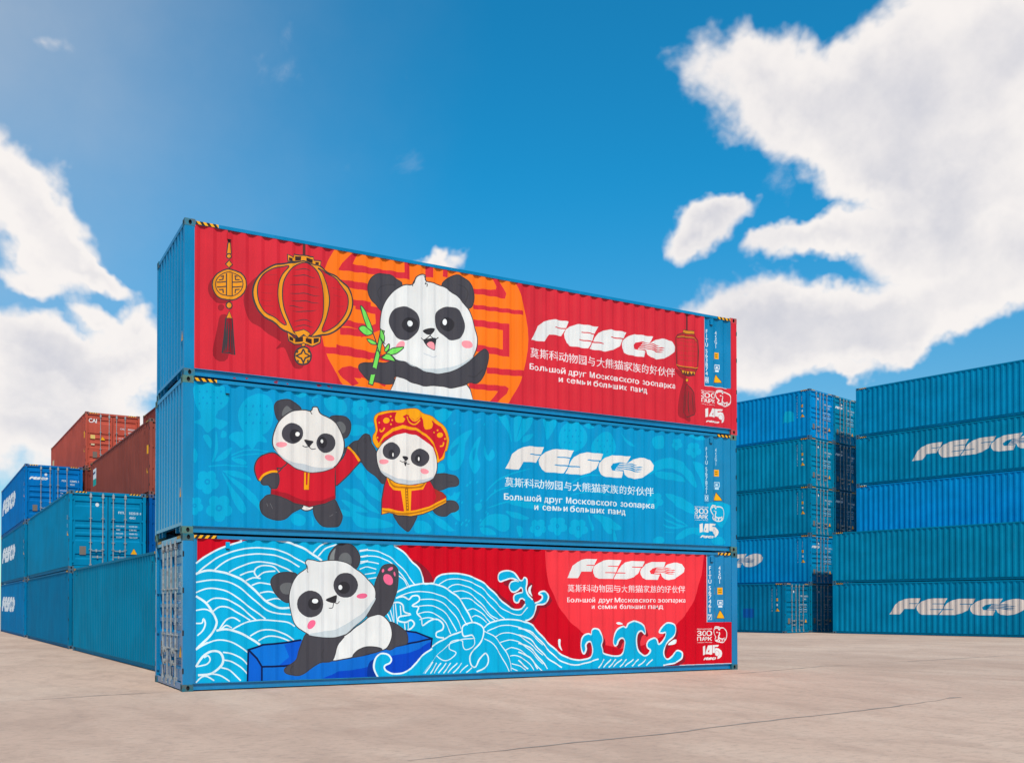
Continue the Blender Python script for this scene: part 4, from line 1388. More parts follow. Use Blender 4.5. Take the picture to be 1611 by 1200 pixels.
A.poly(SR, [(168, -20), (170, 60), (178, 150), (200, 260), (250, 390), (330, 510), (430, 600), (560, 680), (700, 715), (830, 702), (960, 650), (1080, 570), (1180, 450), (1240, 330), (1270, 200), (1286, 60), (1286, -20)], False)
A.group('wave_pattern', 'light blue waves with white lines')
px7, px8, px9 = 0.0115 / 4.137, 0.0128 / 5, 0.0155 / 4.475
c7 = Z(7, [(325, 272), (400, 218), (500, 168), (620, 130), (700, 112)])
c8 = Z(8, [(340, 25), (350, 38), (390, 62), (430, 95), (470, 135), (500, 170), (535, 205), (560, 240), (580, 290), (592, 338), (640, 335), (662, 333), (675, 310), (690, 290), (715, 273), (740, 264), (820, 257), (900, 265), (950, 280), (1000, 300), (1040, 322), (1080, 350), (1150, 420), (1190, 462), (1230, 500), (1270, 528), (1310, 542), (1345, 538), (1372, 520), (1388, 498)])
spl = Z(8, [(1385, 470), (1365, 455), (1340, 460), (1330, 482), (1315, 488), (1300, 472), (1298, 440), (1312, 420), (1340, 410), (1362, 405), (1362, 380), (1345, 370), (1325, 390), (1300, 405), (1275, 395), (1258, 372), (1260, 345), (1278, 325), (1310, 315), (1330, 320), (1300, 300), (1260, 298), (1220, 312), (1195, 322), (1175, 308), (1172, 280), (1185, 255), (1220, 238), (1262, 238), (1300, 252), (1322, 285), (1340, 312), (1365, 310), (1380, 290), (1398, 300), (1400, 340), (1395, 380), (1410, 430), (1440, 465)])
c9 = Z(9, [(100, 395), (128, 385), (148, 362), (146, 340), (130, 330), (140, 315), (165, 312), (190, 330), (198, 355), (185, 385), (155, 403), (115, 408), (105, 445), (85, 485), (55, 512), (35, 522), (80, 550), (115, 588), (150, 630), (190, 672), (230, 710), (265, 740), (300, 765), (350, 785), (400, 795), (445, 792), (480, 780), (500, 762), (508, 735),
             (505, 700), (490, 668), (470, 668), (458, 690), (460, 720), (450, 750), (438, 742), (426, 700), (430, 655), (445, 625), (470, 610), (495, 615), (500, 590), (520, 574), (545, 580), (560, 605), (575, 635), (578, 660), (566, 690), (578, 725), (582, 745), (610, 758), (645, 766), (690, 766), (715, 745), (728, 710), (735, 668), (722, 645), (702, 642), (688, 660), (680, 688), (665, 694), (652, 672), (658, 635), (672, 598), (692, 570), (720, 558), (745, 566), (758, 540), (780, 525), (805, 521), (840, 534), (868, 562), (880, 600), (870, 612), (845, 590), (826, 610), (818, 650), (822, 700), (835, 738), (860, 762), (885, 764), (905, 750), (912, 725), (895, 706), (892, 680), (910, 652), (938, 640), (962, 652), (975, 685), (1000, 655), (1020, 620), (1018, 600), (995, 605), (978, 600), (988, 570), (1010, 545), (1045, 533), (1080, 548), (1093, 580), (1080, 620), (1045, 660), (1015, 700), (1003, 740), (1012, 775), (1040, 790), (1062, 770), (1085, 740), (1112, 728), (1134, 745), (1130, 785), (1095, 812), (1040, 826), (1000, 832)])
crest = c7 + c8 + spl + c9
bottom = [(9, (990, 880)), (9, (500, 900)), (8, (700, 1120)), (7, (700, 1080)), (7, (325, 1080))]
shadow = [(z, (x + 22, y + 22)) for z, (x, y) in c8[-8:] + spl + c9] + [(9, (1000, 880)), (9, (0, 900))]
A.poly(DRS, [(z, (x + 20, y + 16)) if z == 8 else (z, (x, y)) for z, (x, y) in shadow], False)
A.poly(DRS, Z(8, [(500, 160), (560, 180), (610, 220), (655, 300), (650, 345), (580, 345)]))
A.poly(DRS, Z(8, [(1080, 350), (1160, 395), (1230, 460), (1300, 520), (1280, 560), (1150, 430)]))
A.poly(CY, crest + bottom, False)
A.line(WL, 11 * px8, c7 + c8, spl, sm=True)
A.line(WL, 9 * px9, c9, sm=True)
A.z = 7
A.line(WL, 8.5 * px7, [(325, 345), (390, 287), (480, 227), (600, 185), (720, 170), (860, 185), (960, 230), (1040, 275)], [(440, 320), (520, 257), (620, 222), (740, 210), (860, 225), (950, 265), (1000, 295)], [(540, 330), (620, 290), (720, 262), (820, 272), (900, 300), (960, 335)],
       [(325, 395), (420, 380), (500, 385), (580, 410), (660, 470), (740, 540), (820, 590), (945, 605)], [(325, 462), (400, 435), (480, 440), (560, 470), (640, 530), (720, 590), (780, 632)], [(390, 530), (440, 500), (520, 505), (600, 545), (680, 610), (715, 640)], [(430, 590), (480, 555), (540, 560), (600, 595), (680, 642)],
       [(325, 578), (380, 570), (420, 585), (450, 620)], [(325, 662), (365, 660), (375, 632), (386, 665), (370, 710), (335, 742)], [(480, 700), (520, 640), (570, 625), (612, 650)], [(490, 700), (520, 675), (560, 692)], [(560, 705), (640, 660), (740, 640), (840, 645), (920, 655), (970, 682)], [(680, 745), (740, 710), (820, 705), (900, 730), (965, 772)],
       [(730, 775), (800, 745), (880, 755), (940, 782)], [(325, 835), (400, 790), (480, 770), (560, 785), (620, 820), (668, 855)], [(500, 850), (560, 860), (620, 890), (662, 930)], [(505, 900), (560, 912), (620, 950), (662, 992)], [(490, 950), (550, 970), (615, 1035)], [(410, 990), (480, 1000), (545, 1040)], [(325, 1048), (380, 1005), (445, 1035)],
       [(1090, 205), (1130, 160), (1190, 132)], [(1120, 225), (1170, 175), (1240, 150)], [(722, 362), (705, 330), (720, 300), (770, 285), (830, 295), (872, 332)], [(722, 362), (770, 330), (840, 322)], [(650, 385), (700, 365), (745, 370)], [(690, 415), (740, 398), (820, 410)], [(740, 465), (800, 455), (855, 470)], [(785, 515), (850, 500), (925, 520)], [(610, 350), (660, 330), (705, 322)],
       [(325, 830), (400, 785)], [(325, 945), (390, 930), (416, 900), (402, 872), (378, 886)], [(1390, 190), (1448, 180)], [(1390, 230), (1448, 220)], [(1395, 262), (1448, 255)])
A.line(WL, 13 * px7, [(325, 340), (400, 318), (500, 330), (600, 365), (680, 420), (740, 480), (800, 530), (870, 562), (940, 560)], [(325, 485), (380, 520), (420, 570), (450, 620), (462, 660), (440, 712), (390, 770), (330, 828)], [(460, 710), (520, 700), (600, 720), (680, 760), (742, 802)], [(325, 945), (370, 880), (420, 845), (480, 850), (502, 900), (480, 950), (420, 990), (340, 1000)], [(840, 118), (940, 140), (1040, 182), (1145, 255)])
A.z = 8
A.line(WL, 7 * px8, [(80, 85), (160, 75), (240, 90), (320, 130), (400, 200), (460, 270), (515, 345)], [(95, 130), (170, 120), (250, 135), (320, 170), (390, 240), (440, 310), (480, 367)], [(85, 180), (150, 165), (230, 182)], [(80, 225), (140, 205), (210, 225)], [(120, 265), (205, 252)], [(150, 300), (212, 290)], [(390, 275), (430, 312), (462, 372)],
       [(370, 450), (450, 415), (540, 400), (640, 408), (740, 440), (820, 500), (880, 580), (928, 665)], [(545, 465), (640, 460), (720, 480), (800, 550), (850, 620), (882, 695)], [(545, 515), (640, 510), (720, 540), (790, 610), (842, 712)], [(540, 575), (620, 560), (700, 590), (760, 650), (802, 735)], [(550, 622), (620, 605), (690, 622)],
       [(700, 352), (760, 310), (850, 300), (940, 320), (1040, 370), (1120, 450), (1200, 530), (1280, 572), (1350, 582), (1405, 525)], [(765, 382), (830, 345), (910, 355), (1000, 400), (1080, 470), (1150, 550), (1222, 612)], [(820, 402), (900, 395), (980, 440), (1060, 520), (1120, 590), (1172, 618)], [(870, 457), (940, 455), (1010, 500), (1080, 570), (1142, 628)], [(930, 547), (980, 535), (1040, 570), (1112, 642)], [(960, 602), (1010, 590), (1082, 645)],
       [(345, 500), (352, 645)], [(365, 495), (382, 655)], [(402, 510), (407, 592)], [(300, 575), (328, 640)], [(320, 545), (347, 645)], [(432, 650), (437, 702)], [(465, 640), (466, 692)],
       [(580, 1048), (640, 960), (700, 890), (780, 820), (880, 778), (990, 768)], [(690, 905), (740, 942), (800, 930), (838, 880), (790, 850), (800, 800), (850, 780), (892, 788)], [(895, 785), (900, 835), (925, 857), (985, 820), (985, 770), (960, 742)],
       [(1090, 712), (1170, 675), (1260, 665), (1360, 690), (1440, 740), (1520, 820)], [(1145, 757), (1220, 725), (1310, 735), (1400, 790), (1520, 900)], [(1190, 802), (1260, 780), (1340, 800), (1430, 870), (1520, 970)], [(1225, 862), (1280, 840), (1360, 870), (1450, 950), (1520, 1030)], [(1265, 907), (1320, 905), (1400, 950), (1452, 1018)], [(1280, 967), (1340, 985), (1392, 1018)], [(1280, 1002), (1322, 1022)],
       [(1060, 712), (1130, 745), (1190, 810), (1240, 890), (1270, 970), (1276, 1024)], [(1060, 772), (1120, 800), (1180, 880), (1220, 950), (1256, 1028)])
for a, b in (((655, 952), (598, 1045)), ((690, 962), (636, 1044)), ((722, 962), (668, 1042)), ((760, 962), (704, 1042)), ((802, 962), (738, 1042)), ((847, 962), (776, 1040)), ((887, 962), (818, 1040)), ((932, 978), (868, 1038)), ((962, 998), (922, 1036))):
    A.line(WL, 8 * px8, [a, b], sm=False)
A.line(WL, 11 * px8, [(372, 408), (450, 367), (550, 341), (640, 338), (720, 355), (800, 400), (870, 460), (920, 540), (968, 645)], [(640, 838), (740, 777), (820, 737), (892, 712)], [(1058, 685), (1120, 642), (1220, 620), (1320, 624), (1400, 645)],
       [(890, 712), (898, 672), (950, 645), (1010, 650), (1052, 690), (1050, 750), (1020, 820), (960, 880), (945, 930), (960, 982), (998, 992), (1028, 925), (1070, 885), (1097, 920), (1085, 982), (1005, 1032)], [(890, 712), (905, 752), (962, 742), (988, 772)],
       [(370, 452), (420, 440), (470, 462), (500, 435), (540, 435), (548, 470), (498, 512), (542, 522), (530, 570), (568, 612), (580, 667), (640, 625), (700, 620), (737, 660), (730, 700), (690, 722), (690, 755), (742, 765)], [(330, 492), (390, 485), (420, 510), (430, 560), (487, 580), (400, 597), (390, 630), (440, 642), (490, 625), (512, 655), (490, 690), (458, 702)])
A.z = 9
A.line(WL, 8 * px9, [(-20, 572), (60, 590), (130, 650), (200, 730), (280, 800), (380, 830), (480, 810), (545, 788)], [(-20, 618), (60, 645), (130, 720), (200, 790), (292, 848)], [(-20, 676), (60, 705), (130, 780), (190, 858)], [(-20, 738), (60, 775), (122, 858)], [(-20, 796), (52, 858)])
for i, (a, b) in enumerate(((590, 545), (632, 585), (672, 618), (708, 652), (748, 696), (790, 735), (832, 780), (882, 830), (925, 888))):
    A.line(WL, 7 * px9, [(a, 790), (b, 850 - i * 2)], sm=False)
for a in ([(264, 655), (282, 650), (282, 690), (294, 730), (270, 700)], [(75, 268), (56, 285), (54, 320), (78, 348), (66, 305)], [(675, 535), (692, 528), (716, 542), (690, 546)], [(1040, 690), (1068, 655), (1098, 652), (1092, 678)]):
    A.poly(WL, a)
A.group('boat_picture', 'painted dark blue boat')
BT, BD, NV = (8, 104, 198), (0, 66, 186), (8, 24, 72)
A.z = 7
A.poly((6, 112, 206), Z(7, [(668, 830), (760, 802), (890, 790), (1010, 768), (1060, 800), (1060, 900), (900, 940), (755, 945)]), False)
A.poly((4, 84, 196), Z(7, [(900, 800), (1010, 768), (1060, 800), (1060, 900), (860, 945), (930, 880)]), False)
A.poly((4, 96, 200), Z(8, [(400, 700), (440, 710), (520, 720), (590, 745), (648, 770), (560, 800), (400, 825)]), False)
A.poly((4, 92, 196), Z(7, [(668, 830), (755, 945), (755, 1060), (662, 1060)]), False)
A.poly(BT, Z(7, [(755, 945), (900, 940), (1000, 922), (1250, 900), (1448, 862)]) + Z(8, [(280, 853), (440, 815), (560, 790), (648, 770), (640, 840), (560, 930), (480, 1010), (430, 1040), (350, 1100), (0, 1110)]) + Z(7, [(755, 1060)]), False)
A.poly(BD, Z(7, [(1150, 1022), (1200, 1000), (1250, 975), (1350, 965), (1448, 945)]) + Z(8, [(160, 965), (200, 930), (330, 905), (480, 880), (560, 845), (642, 790), (640, 840), (560, 930), (480, 1010), (430, 1040), (350, 1100), (0, 1110)]) + Z(7, [(1100, 1060)]), False)
A.line(NV, 12 * px7, Z(7, [(662, 1050), (668, 835), (760, 802), (890, 790), (1010, 770)]), Z(7, [(755, 1050), (755, 945), (900, 940), (1000, 922), (1250, 900), (1448, 862)]) + Z(8, [(280, 853), (440, 815), (560, 790), (648, 770), (640, 840)]), Z(7, [(670, 835), (720, 890), (755, 945)]), Z(8, [(430, 708), (520, 720), (590, 745), (648, 770)]), sm=False)
A.group('panda_picture', 'painted panda leaning out of a boat with one paw raised')
lw = 7 * px7
GE = (104, 104, 106)
A.poly(PDK, Z(7, [(812, 400), (825, 360), (870, 335), (930, 330), (985, 345), (985, 420), (960, 480), (925, 527), (880, 505), (835, 460)]), True, OUT, lw)
A.poly(GE, Z(7, [(873, 425), (900, 400), (945, 402), (950, 440), (930, 472), (890, 465)]))
A.poly(PDK, Z(7, [(1188, 255), (1200, 200), (1240, 155), (1300, 142), (1360, 165), (1390, 220), (1388, 270), (1365, 308), (1300, 300), (1230, 270)]), True, OUT, lw)
A.poly(GE, Z(7, [(1255, 250), (1275, 210), (1310, 205), (1338, 240), (1332, 282), (1290, 275)]))
A.poly((128, 130, 130), Z(7, [(1196, 250), (1206, 205), (1232, 175), (1225, 215), (1222, 250)]))
A.poly(PDK, Z(8, [(140, 590), (180, 520), (195, 420), (200, 340), (225, 270), (265, 200), (320, 185), (365, 200), (388, 250), (380, 380), (350, 470), (310, 550), (270, 597), (200, 620)]), True, OUT, lw)
PK2 = (240, 104, 142)
A.z = 8
A.ell(PK2, (306, 306), 32, 46, -28)
A.ell(PK2, (268, 236), 9, 14, 15)
A.ell(PK2, (322, 223), 22, 12, -30)
A.ell(PK2, (357, 262), 9, 19, -15)
A.poly(PDK, Z(8, [(300, 645), (370, 655), (430, 705), (458, 745), (455, 805), (380, 830), (300, 857), (280, 750)]), True, OUT, lw)
A.poly(WHT, Z(7, [(1270, 760), (1350, 700), (1440, 630)]) + Z(8, [(180, 592), (230, 580), (280, 600), (320, 660), (334, 740), (312, 815), (275, 858), (150, 885), (20, 918)]) + Z(7, [(1210, 905), (1208, 850), (1225, 810)]), True, OUT, lw)
A.poly(PDK, Z(8, [(30, 917), (62, 868), (118, 838), (200, 836), (262, 858), (150, 890)]), True, OUT, lw)
A.poly(PDK, Z(7, [(1040, 730), (1100, 735), (1180, 745), (1290, 740), (1245, 810), (1210, 905), (1130, 918), (1060, 967), (1000, 1000), (950, 997), (910, 985), (903, 960), (930, 935), (980, 900), (1000, 830)]), True, OUT, lw)
A.line(OUT, lw, Z(7, [(945, 985), (940, 960), (960, 935)]), Z(7, [(1160, 830), (1145, 860), (1148, 890)]))
A.poly(WHT, Z(7, [(1048, 298), (1035, 270), (1050, 248), (1090, 250), (1130, 260), (1200, 252), (1290, 262), (1370, 310)]) + Z(8, [(110, 270), (180, 340), (204, 400), (196, 480), (150, 570), (100, 625), (0, 712)]) + Z(7, [(1290, 738), (1220, 755), (1130, 752), (1060, 735), (980, 680), (945, 600), (930, 500), (945, 420), (990, 345)]), True, OUT, lw * .8)
A.poly(GRY, Z(8, [(202, 450), (194, 485), (148, 570), (98, 625), (0, 710)]) + Z(7, [(1290, 736), (1220, 753), (1130, 750), (1060, 734), (1150, 715), (1240, 700), (1320, 655), (1390, 610)]) + Z(8, [(150, 520)]))
A.line(OUT, 5 * px7, Z(7, [(1040, 290), (1052, 300), (1048, 318), (1056, 332)]))
A.z = 7
A.ell(PDK, (1070, 536), 85, 88)
A.ell(PDK, (1300, 414), 82, 81)
A.ell(PUP, (1096, 534), 40, 42)
A.ell(PUP, (1288, 430), 38, 40)
A.ell((238, 238, 238), (1101, 517), 18, 15)
A.ell((238, 238, 238), (1267, 428), 13, 16)
A.poly(PUP, [(1172, 510), (1205, 490), (1240, 479), (1240, 505), (1232, 527), (1205, 528)])
A.line(OUT, 5 * px7, [(1192, 563), (1213, 560), (1222, 528), (1245, 534), (1263, 519)])
A.ell(PK2, (1077, 670), 34, 22, -52)
A.ell(PK2, (1408, 484), 35, 17, -6)
A.group('wave_curl', 'wave curling in front of the boat')
A.z = 8
A.poly((2, 50, 140), [(150, 1080), (150, 985), (180, 940), (230, 930), (240, 1080)])
cur = [(230, 1085), (205, 1040), (192, 995), (198, 945), (215, 910), (250, 888), (300, 894), (328, 930), (318, 960), (288, 978), (278, 995), (290, 1022), (335, 1045), (400, 1045), (450, 1026), (490, 1003), (525, 960), (560, 918), (600, 885), (650, 848)]
A.poly(CY, cur + [(740, 790), (800, 790), (700, 890), (640, 960), (590, 1035), (560, 1090)], False)
A.line(WL, 12 * px8, cur)
A.group('logo', 'white slanted company name')
A.z = 9
s0, z0 = A._t((325, 220))
s1, zt = A._t((1150, 130))[0], A._t((525, 85))[1]
A.logo(WHT, SR, s0, s1, z0, zt)
A.group('chinese_lettering', 'white line of Chinese lettering')
A.text((240, 214, 216), CN, *A.sbox(327, 1156, 262, 317), bold=.006)
b1 = A.sbox(325, 1158, 355, 388)
A.words((240, 222, 222), R1, *b1, 'russian_word', 'word of the upper line of white Russian lettering', bold=.022, space=1.06)
s0, z0 = A._t((502, 435))
A.words((240, 222, 222), R2, s0, A._t((998, 434))[0], z0, z0 + b1[3] - b1[2], 'russian_word', 'word of the lower line of white Russian lettering', bold=.022, space=1.06)
A.z = 'r3'
A.ident((232, 254), (162, 340), (366, 634), (660, 702), (331, 351), (162, 340), (325, 368, 382, 452), (328, 370, 514, 584), [(344, 612), (395, 697), (318, 695)], '5674617')
A.z = 'rl'
A.zoo(dict(a=(708, 1026, 260, 294), b=(706, 1028, 316, 440), c=(708, 1028, 460, 550), d=(712, 1028, 578, 604), e=(1066, 1394, 220, 590), n=(816, 1260, 650, 982), l=(830, 1145, 932, 994)), WHT, DR)
A.build(low, 0)

# ------------------------------------------------------------------ the other containers of the yard
SMALL = (218, 228, 232)
YEL = (242, 168, 24)


def rect(A, c, s0, s1, z0, z1):
    A.raw(c, [(s0, z0), (s1, z0), (s1, z1), (s0, z1)], [(0, 1, 2, 3)])


def side_marks(e, digits, logo=None, bgc=(0, 116, 160), patch=None, code='FITU', white=(222, 214, 208), ident=True):
    """markings on the long side that faces the camera (local y = W); s runs from the closed end to the doors"""
    A = Art()
    if logo:
        A.group('logo', 'large white slanted company name')
        A.logo(white, bgc, *logo)
    if patch:
        A.group('paint_patch', 'patch of newer paint')
        A.poly(patch[0], patch[1], False)
    if ident:
        A.group('ident_lettering')
        for zt, zb, body in ((2.30, 1.92, '\n'.join(code)), (1.86, 1.28, '\n'.join(digits[:6])), (1.224, 1.134, digits[6])):
            A.text(SMALL, body, L - .814, L - .752, zb, zt, bold=.012, line=.8)
        A.group('size_code_lettering')
        A.text(SMALL, '4\n5\nG\n1', L - .532, L - .476, 1.92, 2.306, bold=.012, line=.8)
        A.group('height_sticker')
        rect(A, YEL, L - .551, L - .43, 1.676, 1.827)
        rect(A, (90, 70, 20), L - .53, L - .46, 1.74, 1.76)
        A.group('approval_mark')
        rect(A, SMALL, L - .54, L - .44, 1.42, 1.54)
        A.group('warning_triangle')
        A.poly(YEL, [(L - .47, 1.327), (L - .345, 1.142), (L - .59, 1.142)], False, (50, 40, 25), .016)
    A.build(e, 1)


def door_marks(e, code, digits, name=None, logo=False, bgc=(0, 110, 165), disc=True):
    """markings on the doors; s runs from the left edge to the right as one faces them"""
    A = Art()
    if name:
        A.group('owner_lettering', 'white owner letters')
        A.text((232, 226, 222), name, .16, .52, 2.13, 2.33, bold=.035)
    if logo:
        A.group('logo', 'small white slanted company name')
        A.logo((226, 228, 230), bgc, .18, .98, 1.93, 2.06)
    if disc:
        A.group('round_sticker')
        A.ell((214, 220, 222), (.89, 2.18), .06, .065, n=14)
    A.group('number_lettering')
    A.text(SMALL, code, 1.57, 1.80, 1.91, 1.99, bold=.02)
    A.group('number_lettering')
    A.text(SMALL, digits[:6], 1.92, 2.22, 1.90, 1.985, bold=.02)
    A.text(SMALL, digits[6], 2.27, 2.31, 1.905, 1.98, bold=.02)
    A.group('size_code_lettering')
    A.text(SMALL, '45G1', 1.92, 2.12, 1.75, 1.83, bold=.02)
    A.group('weight_lettering')
    for i, (a, b) in enumerate((('MAX.GROSS', '32.500 KG'), ('TARE', '3.700 KG'), ('PAYLOAD', '28.800 KG'), ('CU.CAP', '76.4 CU.M'))):
        z = 1.47 - i * .125
        A.text(SMALL, a, 1.50, 1.50 + .032 * len(a), z, z + .05, bold=.01)
        A.text(SMALL, b, 1.92, 1.92 + .030 * len(b), z, z + .05, bold=.01)
    A.group('warning_triangle')
    A.poly(YEL, [(2.08, .75), (2.19, .55), (1.97, .55)], False, (50, 40, 25), .014)
    A.group('data_plate', 'grey metal data plate')
    rect(A, (120, 108, 100), .34, .54, .50, .78)
    A.build(e, 1, door=True)


# ---- left: rows of containers standing end to end, their doors towards the camera
LB = math.radians(-2.32)
LN = Vector((math.cos(LB), -math.sin(LB), 0))


def left_spot(Y, row, tier):
    return rot(LB, Vector((.49 - .0405 * (Y - 5), Y, 0)) + LN * (row * (W + .10)) + Vector((0, 0, tier * H)))


GL = 'containers stacked behind on the left'
T1, T2, T3 = lin(0, 122, 158), lin(0, 108, 150), lin(0, 114, 168)
RD1, RD2 = lin(188, 84, 68), lin(146, 72, 60)
left = [
    (4.75, 0, 0, T1, 'single teal container lying directly behind the front stack on the left', '5541203', None, None),
    (17.9, 0, 0, T2, 'blue container on the ground under the one with the closed doors in view, left', '5521388', None, None),
    (17.9, 0, 1, lin(0, 126, 168), 'blue container with doors in view, on top of the second one of the left row', '5525100', None, 'FITU'),
    (31.57, 0, 0, T3, 'lowest of the three stacked blue containers with white logos at the left edge', '5580214', 'logo', None),
    (31.57, 0, 1, lin(0, 116, 160), 'middle of the three stacked blue containers with white logos at the left edge', '5570936', 'logo', None),
    (31.57, 0, 2, lin(0, 110, 180), 'topmost of the three stacked blue containers with white logos at the left edge', '5288053', 'logo', 'FESU'),
    (17.9, 1, 0, lin(0, 84, 140), 'dark blue container on the ground below the brown one beside the front stack', '5233117', None, None),
    (17.9, 1, 1, lin(0, 78, 145), 'dark blue container right under the brown one beside the front stack', '5235520', None, 'FITU'),
    (17.9, 1, 2, RD2, 'brown container with a white and teal placard, left of the front stack', '8814270', 'placard', 'CAXU'),
    (31.57, 1, 0, T2, 'blue container on the ground in the second row, below the topmost red one', '5207714', None, None),
    (31.57, 1, 1, T3, 'blue container second from the ground below the topmost red one', '5207120', None, None),
    (31.57, 1, 2, lin(120, 56, 48), 'brown container directly under the red one with white owner letters', '8890120', None, 'CAXU'),
    (31.57, 1, 3, RD1, 'red container with white owner letters on its door, top of the left group', '8902596', 'sticker', 'CAIU'),
    (19.2, 2, 0, T2, 'blue container on the ground under the brown pile behind the front stack', '5208832', None, None),
    (19.2, 2, 1, lin(0, 84, 140), 'dark blue container second from the ground in the pile behind the front stack', '5207711', None, None),
    (19.2, 2, 2, RD2, 'brown container third from the ground in the pile behind the front stack', '8817119', None, None),
    (19.2, 2, 3, lin(128, 60, 54), 'brown container whose far corner peeps over the lower brown one by the front stack', '8817254', None, None),
]
for Y, row, tier, colr, lab, dig, mark, door in left:
    red = colr[0] > colr[2]
    e = container(left_spot(Y, row, tier), colr, lab, GL)
    lg = None
    if mark == 'logo':
        lg = ((.55, 7.75, 1.13, 1.93) if tier < 2 else (.45, 7.75, 1.15, 1.95))
    vis = row == 0 or tier >= 2
    if vis:
        side_marks(e, dig, lg, bgc=(0, 110, 160), code='CAXU' if red else 'FITU', white=(214, 220, 226), ident=not red and row == 0 and tier > 0)
    if mark in ('placard', 'sticker'):
        A = Art()
        if mark == 'placard':
            A.group('placard', 'white and teal placard')
            rect(A, (222, 226, 228), .55, 1.35, 1.55, 2.25)
            rect(A, (36, 160, 150), .55, 1.35, 1.50, 1.80)
            A.poly((60, 80, 120), [(.6, 2.0), (1.3, 2.05), (1.3, 2.15), (.6, 2.1)], False)
        else:
            A.group('placard', 'pale placard')
            rect(A, (206, 180, 140), .5, 1.3, 1.1, 1.8)
        A.group('height_sticker')
        rect(A, YEL, L - .52, L - .34, 1.45, 1.75)
        A.group('warning_triangle')
        A.poly(YEL, [(L - .47, 1.0), (L - .345, .78), (L - .59, .78)], False, (50, 40, 25), .016)
        A.build(e, 1)
    if door:
        nm = 'CAI' if door == 'CAIU' else None
        door_marks(e, door, dig, nm, logo=(door == 'FESU'), bgc=(0, 100, 165), disc=not red)
        if door == 'CAIU':
            A = Art()
            A.group('height_sticker', 'yellow and white sticker')
            rect(A, (222, 190, 110), .24, .44, 1.38, 1.56)
            A.group('label_sticker')
            rect(A, (214, 196, 160), .26, .42, 1.08, 1.15)
            A.group('warning_triangle')
            A.poly(YEL, [(.78, 1.52), (.90, 1.34), (.66, 1.34)], False, (50, 40, 25), .014)
            A.build(e, 1, door=True, off=.004)

# ---- right: two neighbouring stacks
RB = -0.22314
RD, RN = Vector((math.sin(RB), math.cos(RB), 0)), Vector((math.cos(RB), -math.sin(RB), 0))
GAP = W + .08
PA, PB = Vector((37.284, 20.823, 0)), Vector((39.932, 19.846, 0)) - RD * L - RN * 0.38
GR = 'blue containers stacked on the right'
LOGO_STD = (2.98, 9.28, 1.0, 1.80)
B_A, B_B, B_C, B_D = lin(0, 134, 196), lin(0, 130, 168), lin(0, 123, 160), lin(0, 138, 204)
ORD = ('lowest', 'second from the ground', 'third from the ground', 'fourth from the ground', 'topmost')
right = []
ca = (B_B, lin(0, 134, 186), B_C, B_B, B_A)
for t in range(5):
    lab = '%s of the door-facing blue containers nearest the front stack' % ORD[t]
    if t == 0:
        lab = 'lowest container of the second door-facing column, behind the front one on the ground'
    if t == 4:
        lab = 'topmost blue container with a pale paint patch, just right of the front stack'
    if t == 1:
        lab = 'blue container second from the ground whose logo ends behind the front stack'
    right.append((PA, 0, t, ca[t], lab, '56%02d7%d4' % (17 + t * 7, t), t == 1, True))
for t in range(5):
    lab = '%s of the shaded door-facing containers between the two right stacks' % ORD[t]
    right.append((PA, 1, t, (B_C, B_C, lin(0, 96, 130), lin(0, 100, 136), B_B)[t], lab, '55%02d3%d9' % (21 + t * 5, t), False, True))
right.append((PA, -1, 0, lin(0, 110, 150), 'ground container standing out with a dark blue paint patch, just right of the front stack', '5617330', False, True))
cb = (B_C, B_C, lin(0, 138, 198), B_B, lin(0, 133, 178))
for t in range(5):
    lab = '%s container of the tall stack at the right edge of the picture' % ORD[t]
    if t == 3:
        lab = 'blue container with a white logo high in the stack at the right edge'
    if t < 2:
        lab = '%s container of the tall right-edge stack, hidden behind the outer pair' % ('lowest', 'second')[t]
    right.append((PB, 0, t, cb[t], lab, '5639%d18' % t, t == 3, False))
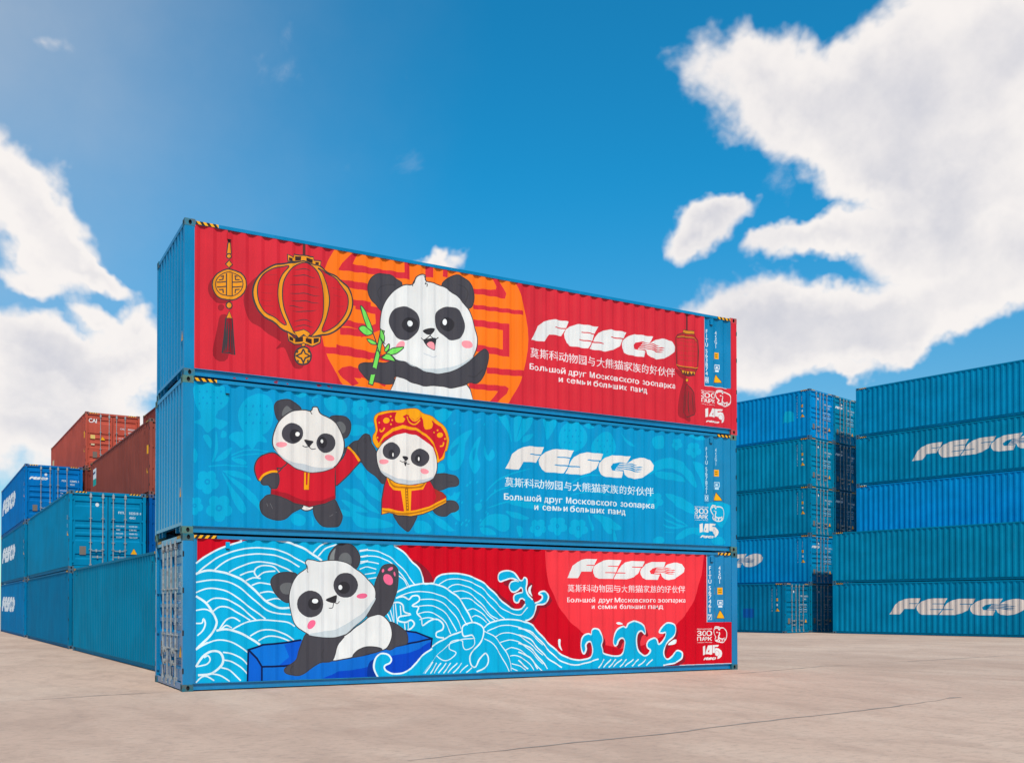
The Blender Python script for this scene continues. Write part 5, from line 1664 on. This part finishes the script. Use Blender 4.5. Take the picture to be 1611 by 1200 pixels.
for t in range(2):
    lab = ('blue ground container with a white logo at the right edge, standing out from the stack', 'teal container on top of the ground one with the logo, right edge')[t]
    right.append((PB, -1, t, (lin(0, 128, 168), lin(0, 127, 164))[t], lab, '5640%d26' % t, t == 0, False))
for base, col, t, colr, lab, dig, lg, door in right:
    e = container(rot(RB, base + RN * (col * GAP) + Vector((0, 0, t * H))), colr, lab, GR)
    patch = None
    if base is PA and col == 0 and t == 4:
        patch = ((0, 168, 204), [(L - 1.68, .95), (L - 1.5, 1.6), (L - 1.2, 1.58), (L - .98, 1.45), (L - .96, .98), (L - 1.2, 1.0), (L - 1.35, .92), (L - 1.5, 1.02)])
    if base is PA and col == -1:
        patch = ((0, 84, 160), [(L - 2.55, .80), (L - 1.87, .80), (L - 1.87, 1.29), (L - 2.55, 1.29)])
    if col <= 0:
        side_marks(e, dig, LOGO_STD if lg else None, bgc=(0, 110, 150), patch=patch, white=(222, 206, 196))
    if door:
        door_marks(e, 'FITU', dig, logo=(col == 1 or t == 1), bgc=(0, 108, 160))

# ------------------------------------------------------------------ small wear and markings on the decorated containers
door_marks(low, 'FITU', '5674617', disc=True)
for e in (mid, top):
    m = MB()
    y0 = W - 0.27
    m.face([(L - 0.009, y0, 0.62), (L - 0.009, y0 + 0.12, 0.62), (L - 0.009, y0 + 0.06, 0.80)])
    link('warning_triangle', m.mesh('warning_triangle', ink(YEL)), e)
random.seed(11)
Mi = top.matrix_world.inverted()
for x, y, r in ((555, 100, 9), (630, 100, 8), (815, 128, 12), (822, 118, 7), (890, 135, 8), (1085, 146, 16), (1150, 150, 12), (1165, 158, 6)):
    u, v = to_px(4, (x, y))
    d = ray(u, v)
    c = CAM + d * ((0.0495 - CAM.y) / d.y)
    k = r * 0.0028
    pts = [Mi @ Vector((c.x + k * math.cos(a * .785) * random.uniform(.6, 1.6), 0.0490, c.z + k * .7 * math.sin(a * .785) * random.uniform(.5, 1.2))) for a in range(8)]
    link('paint_smudge', MB().face(pts).mesh('paint_smudge', ink((150, 40, 60))), top)
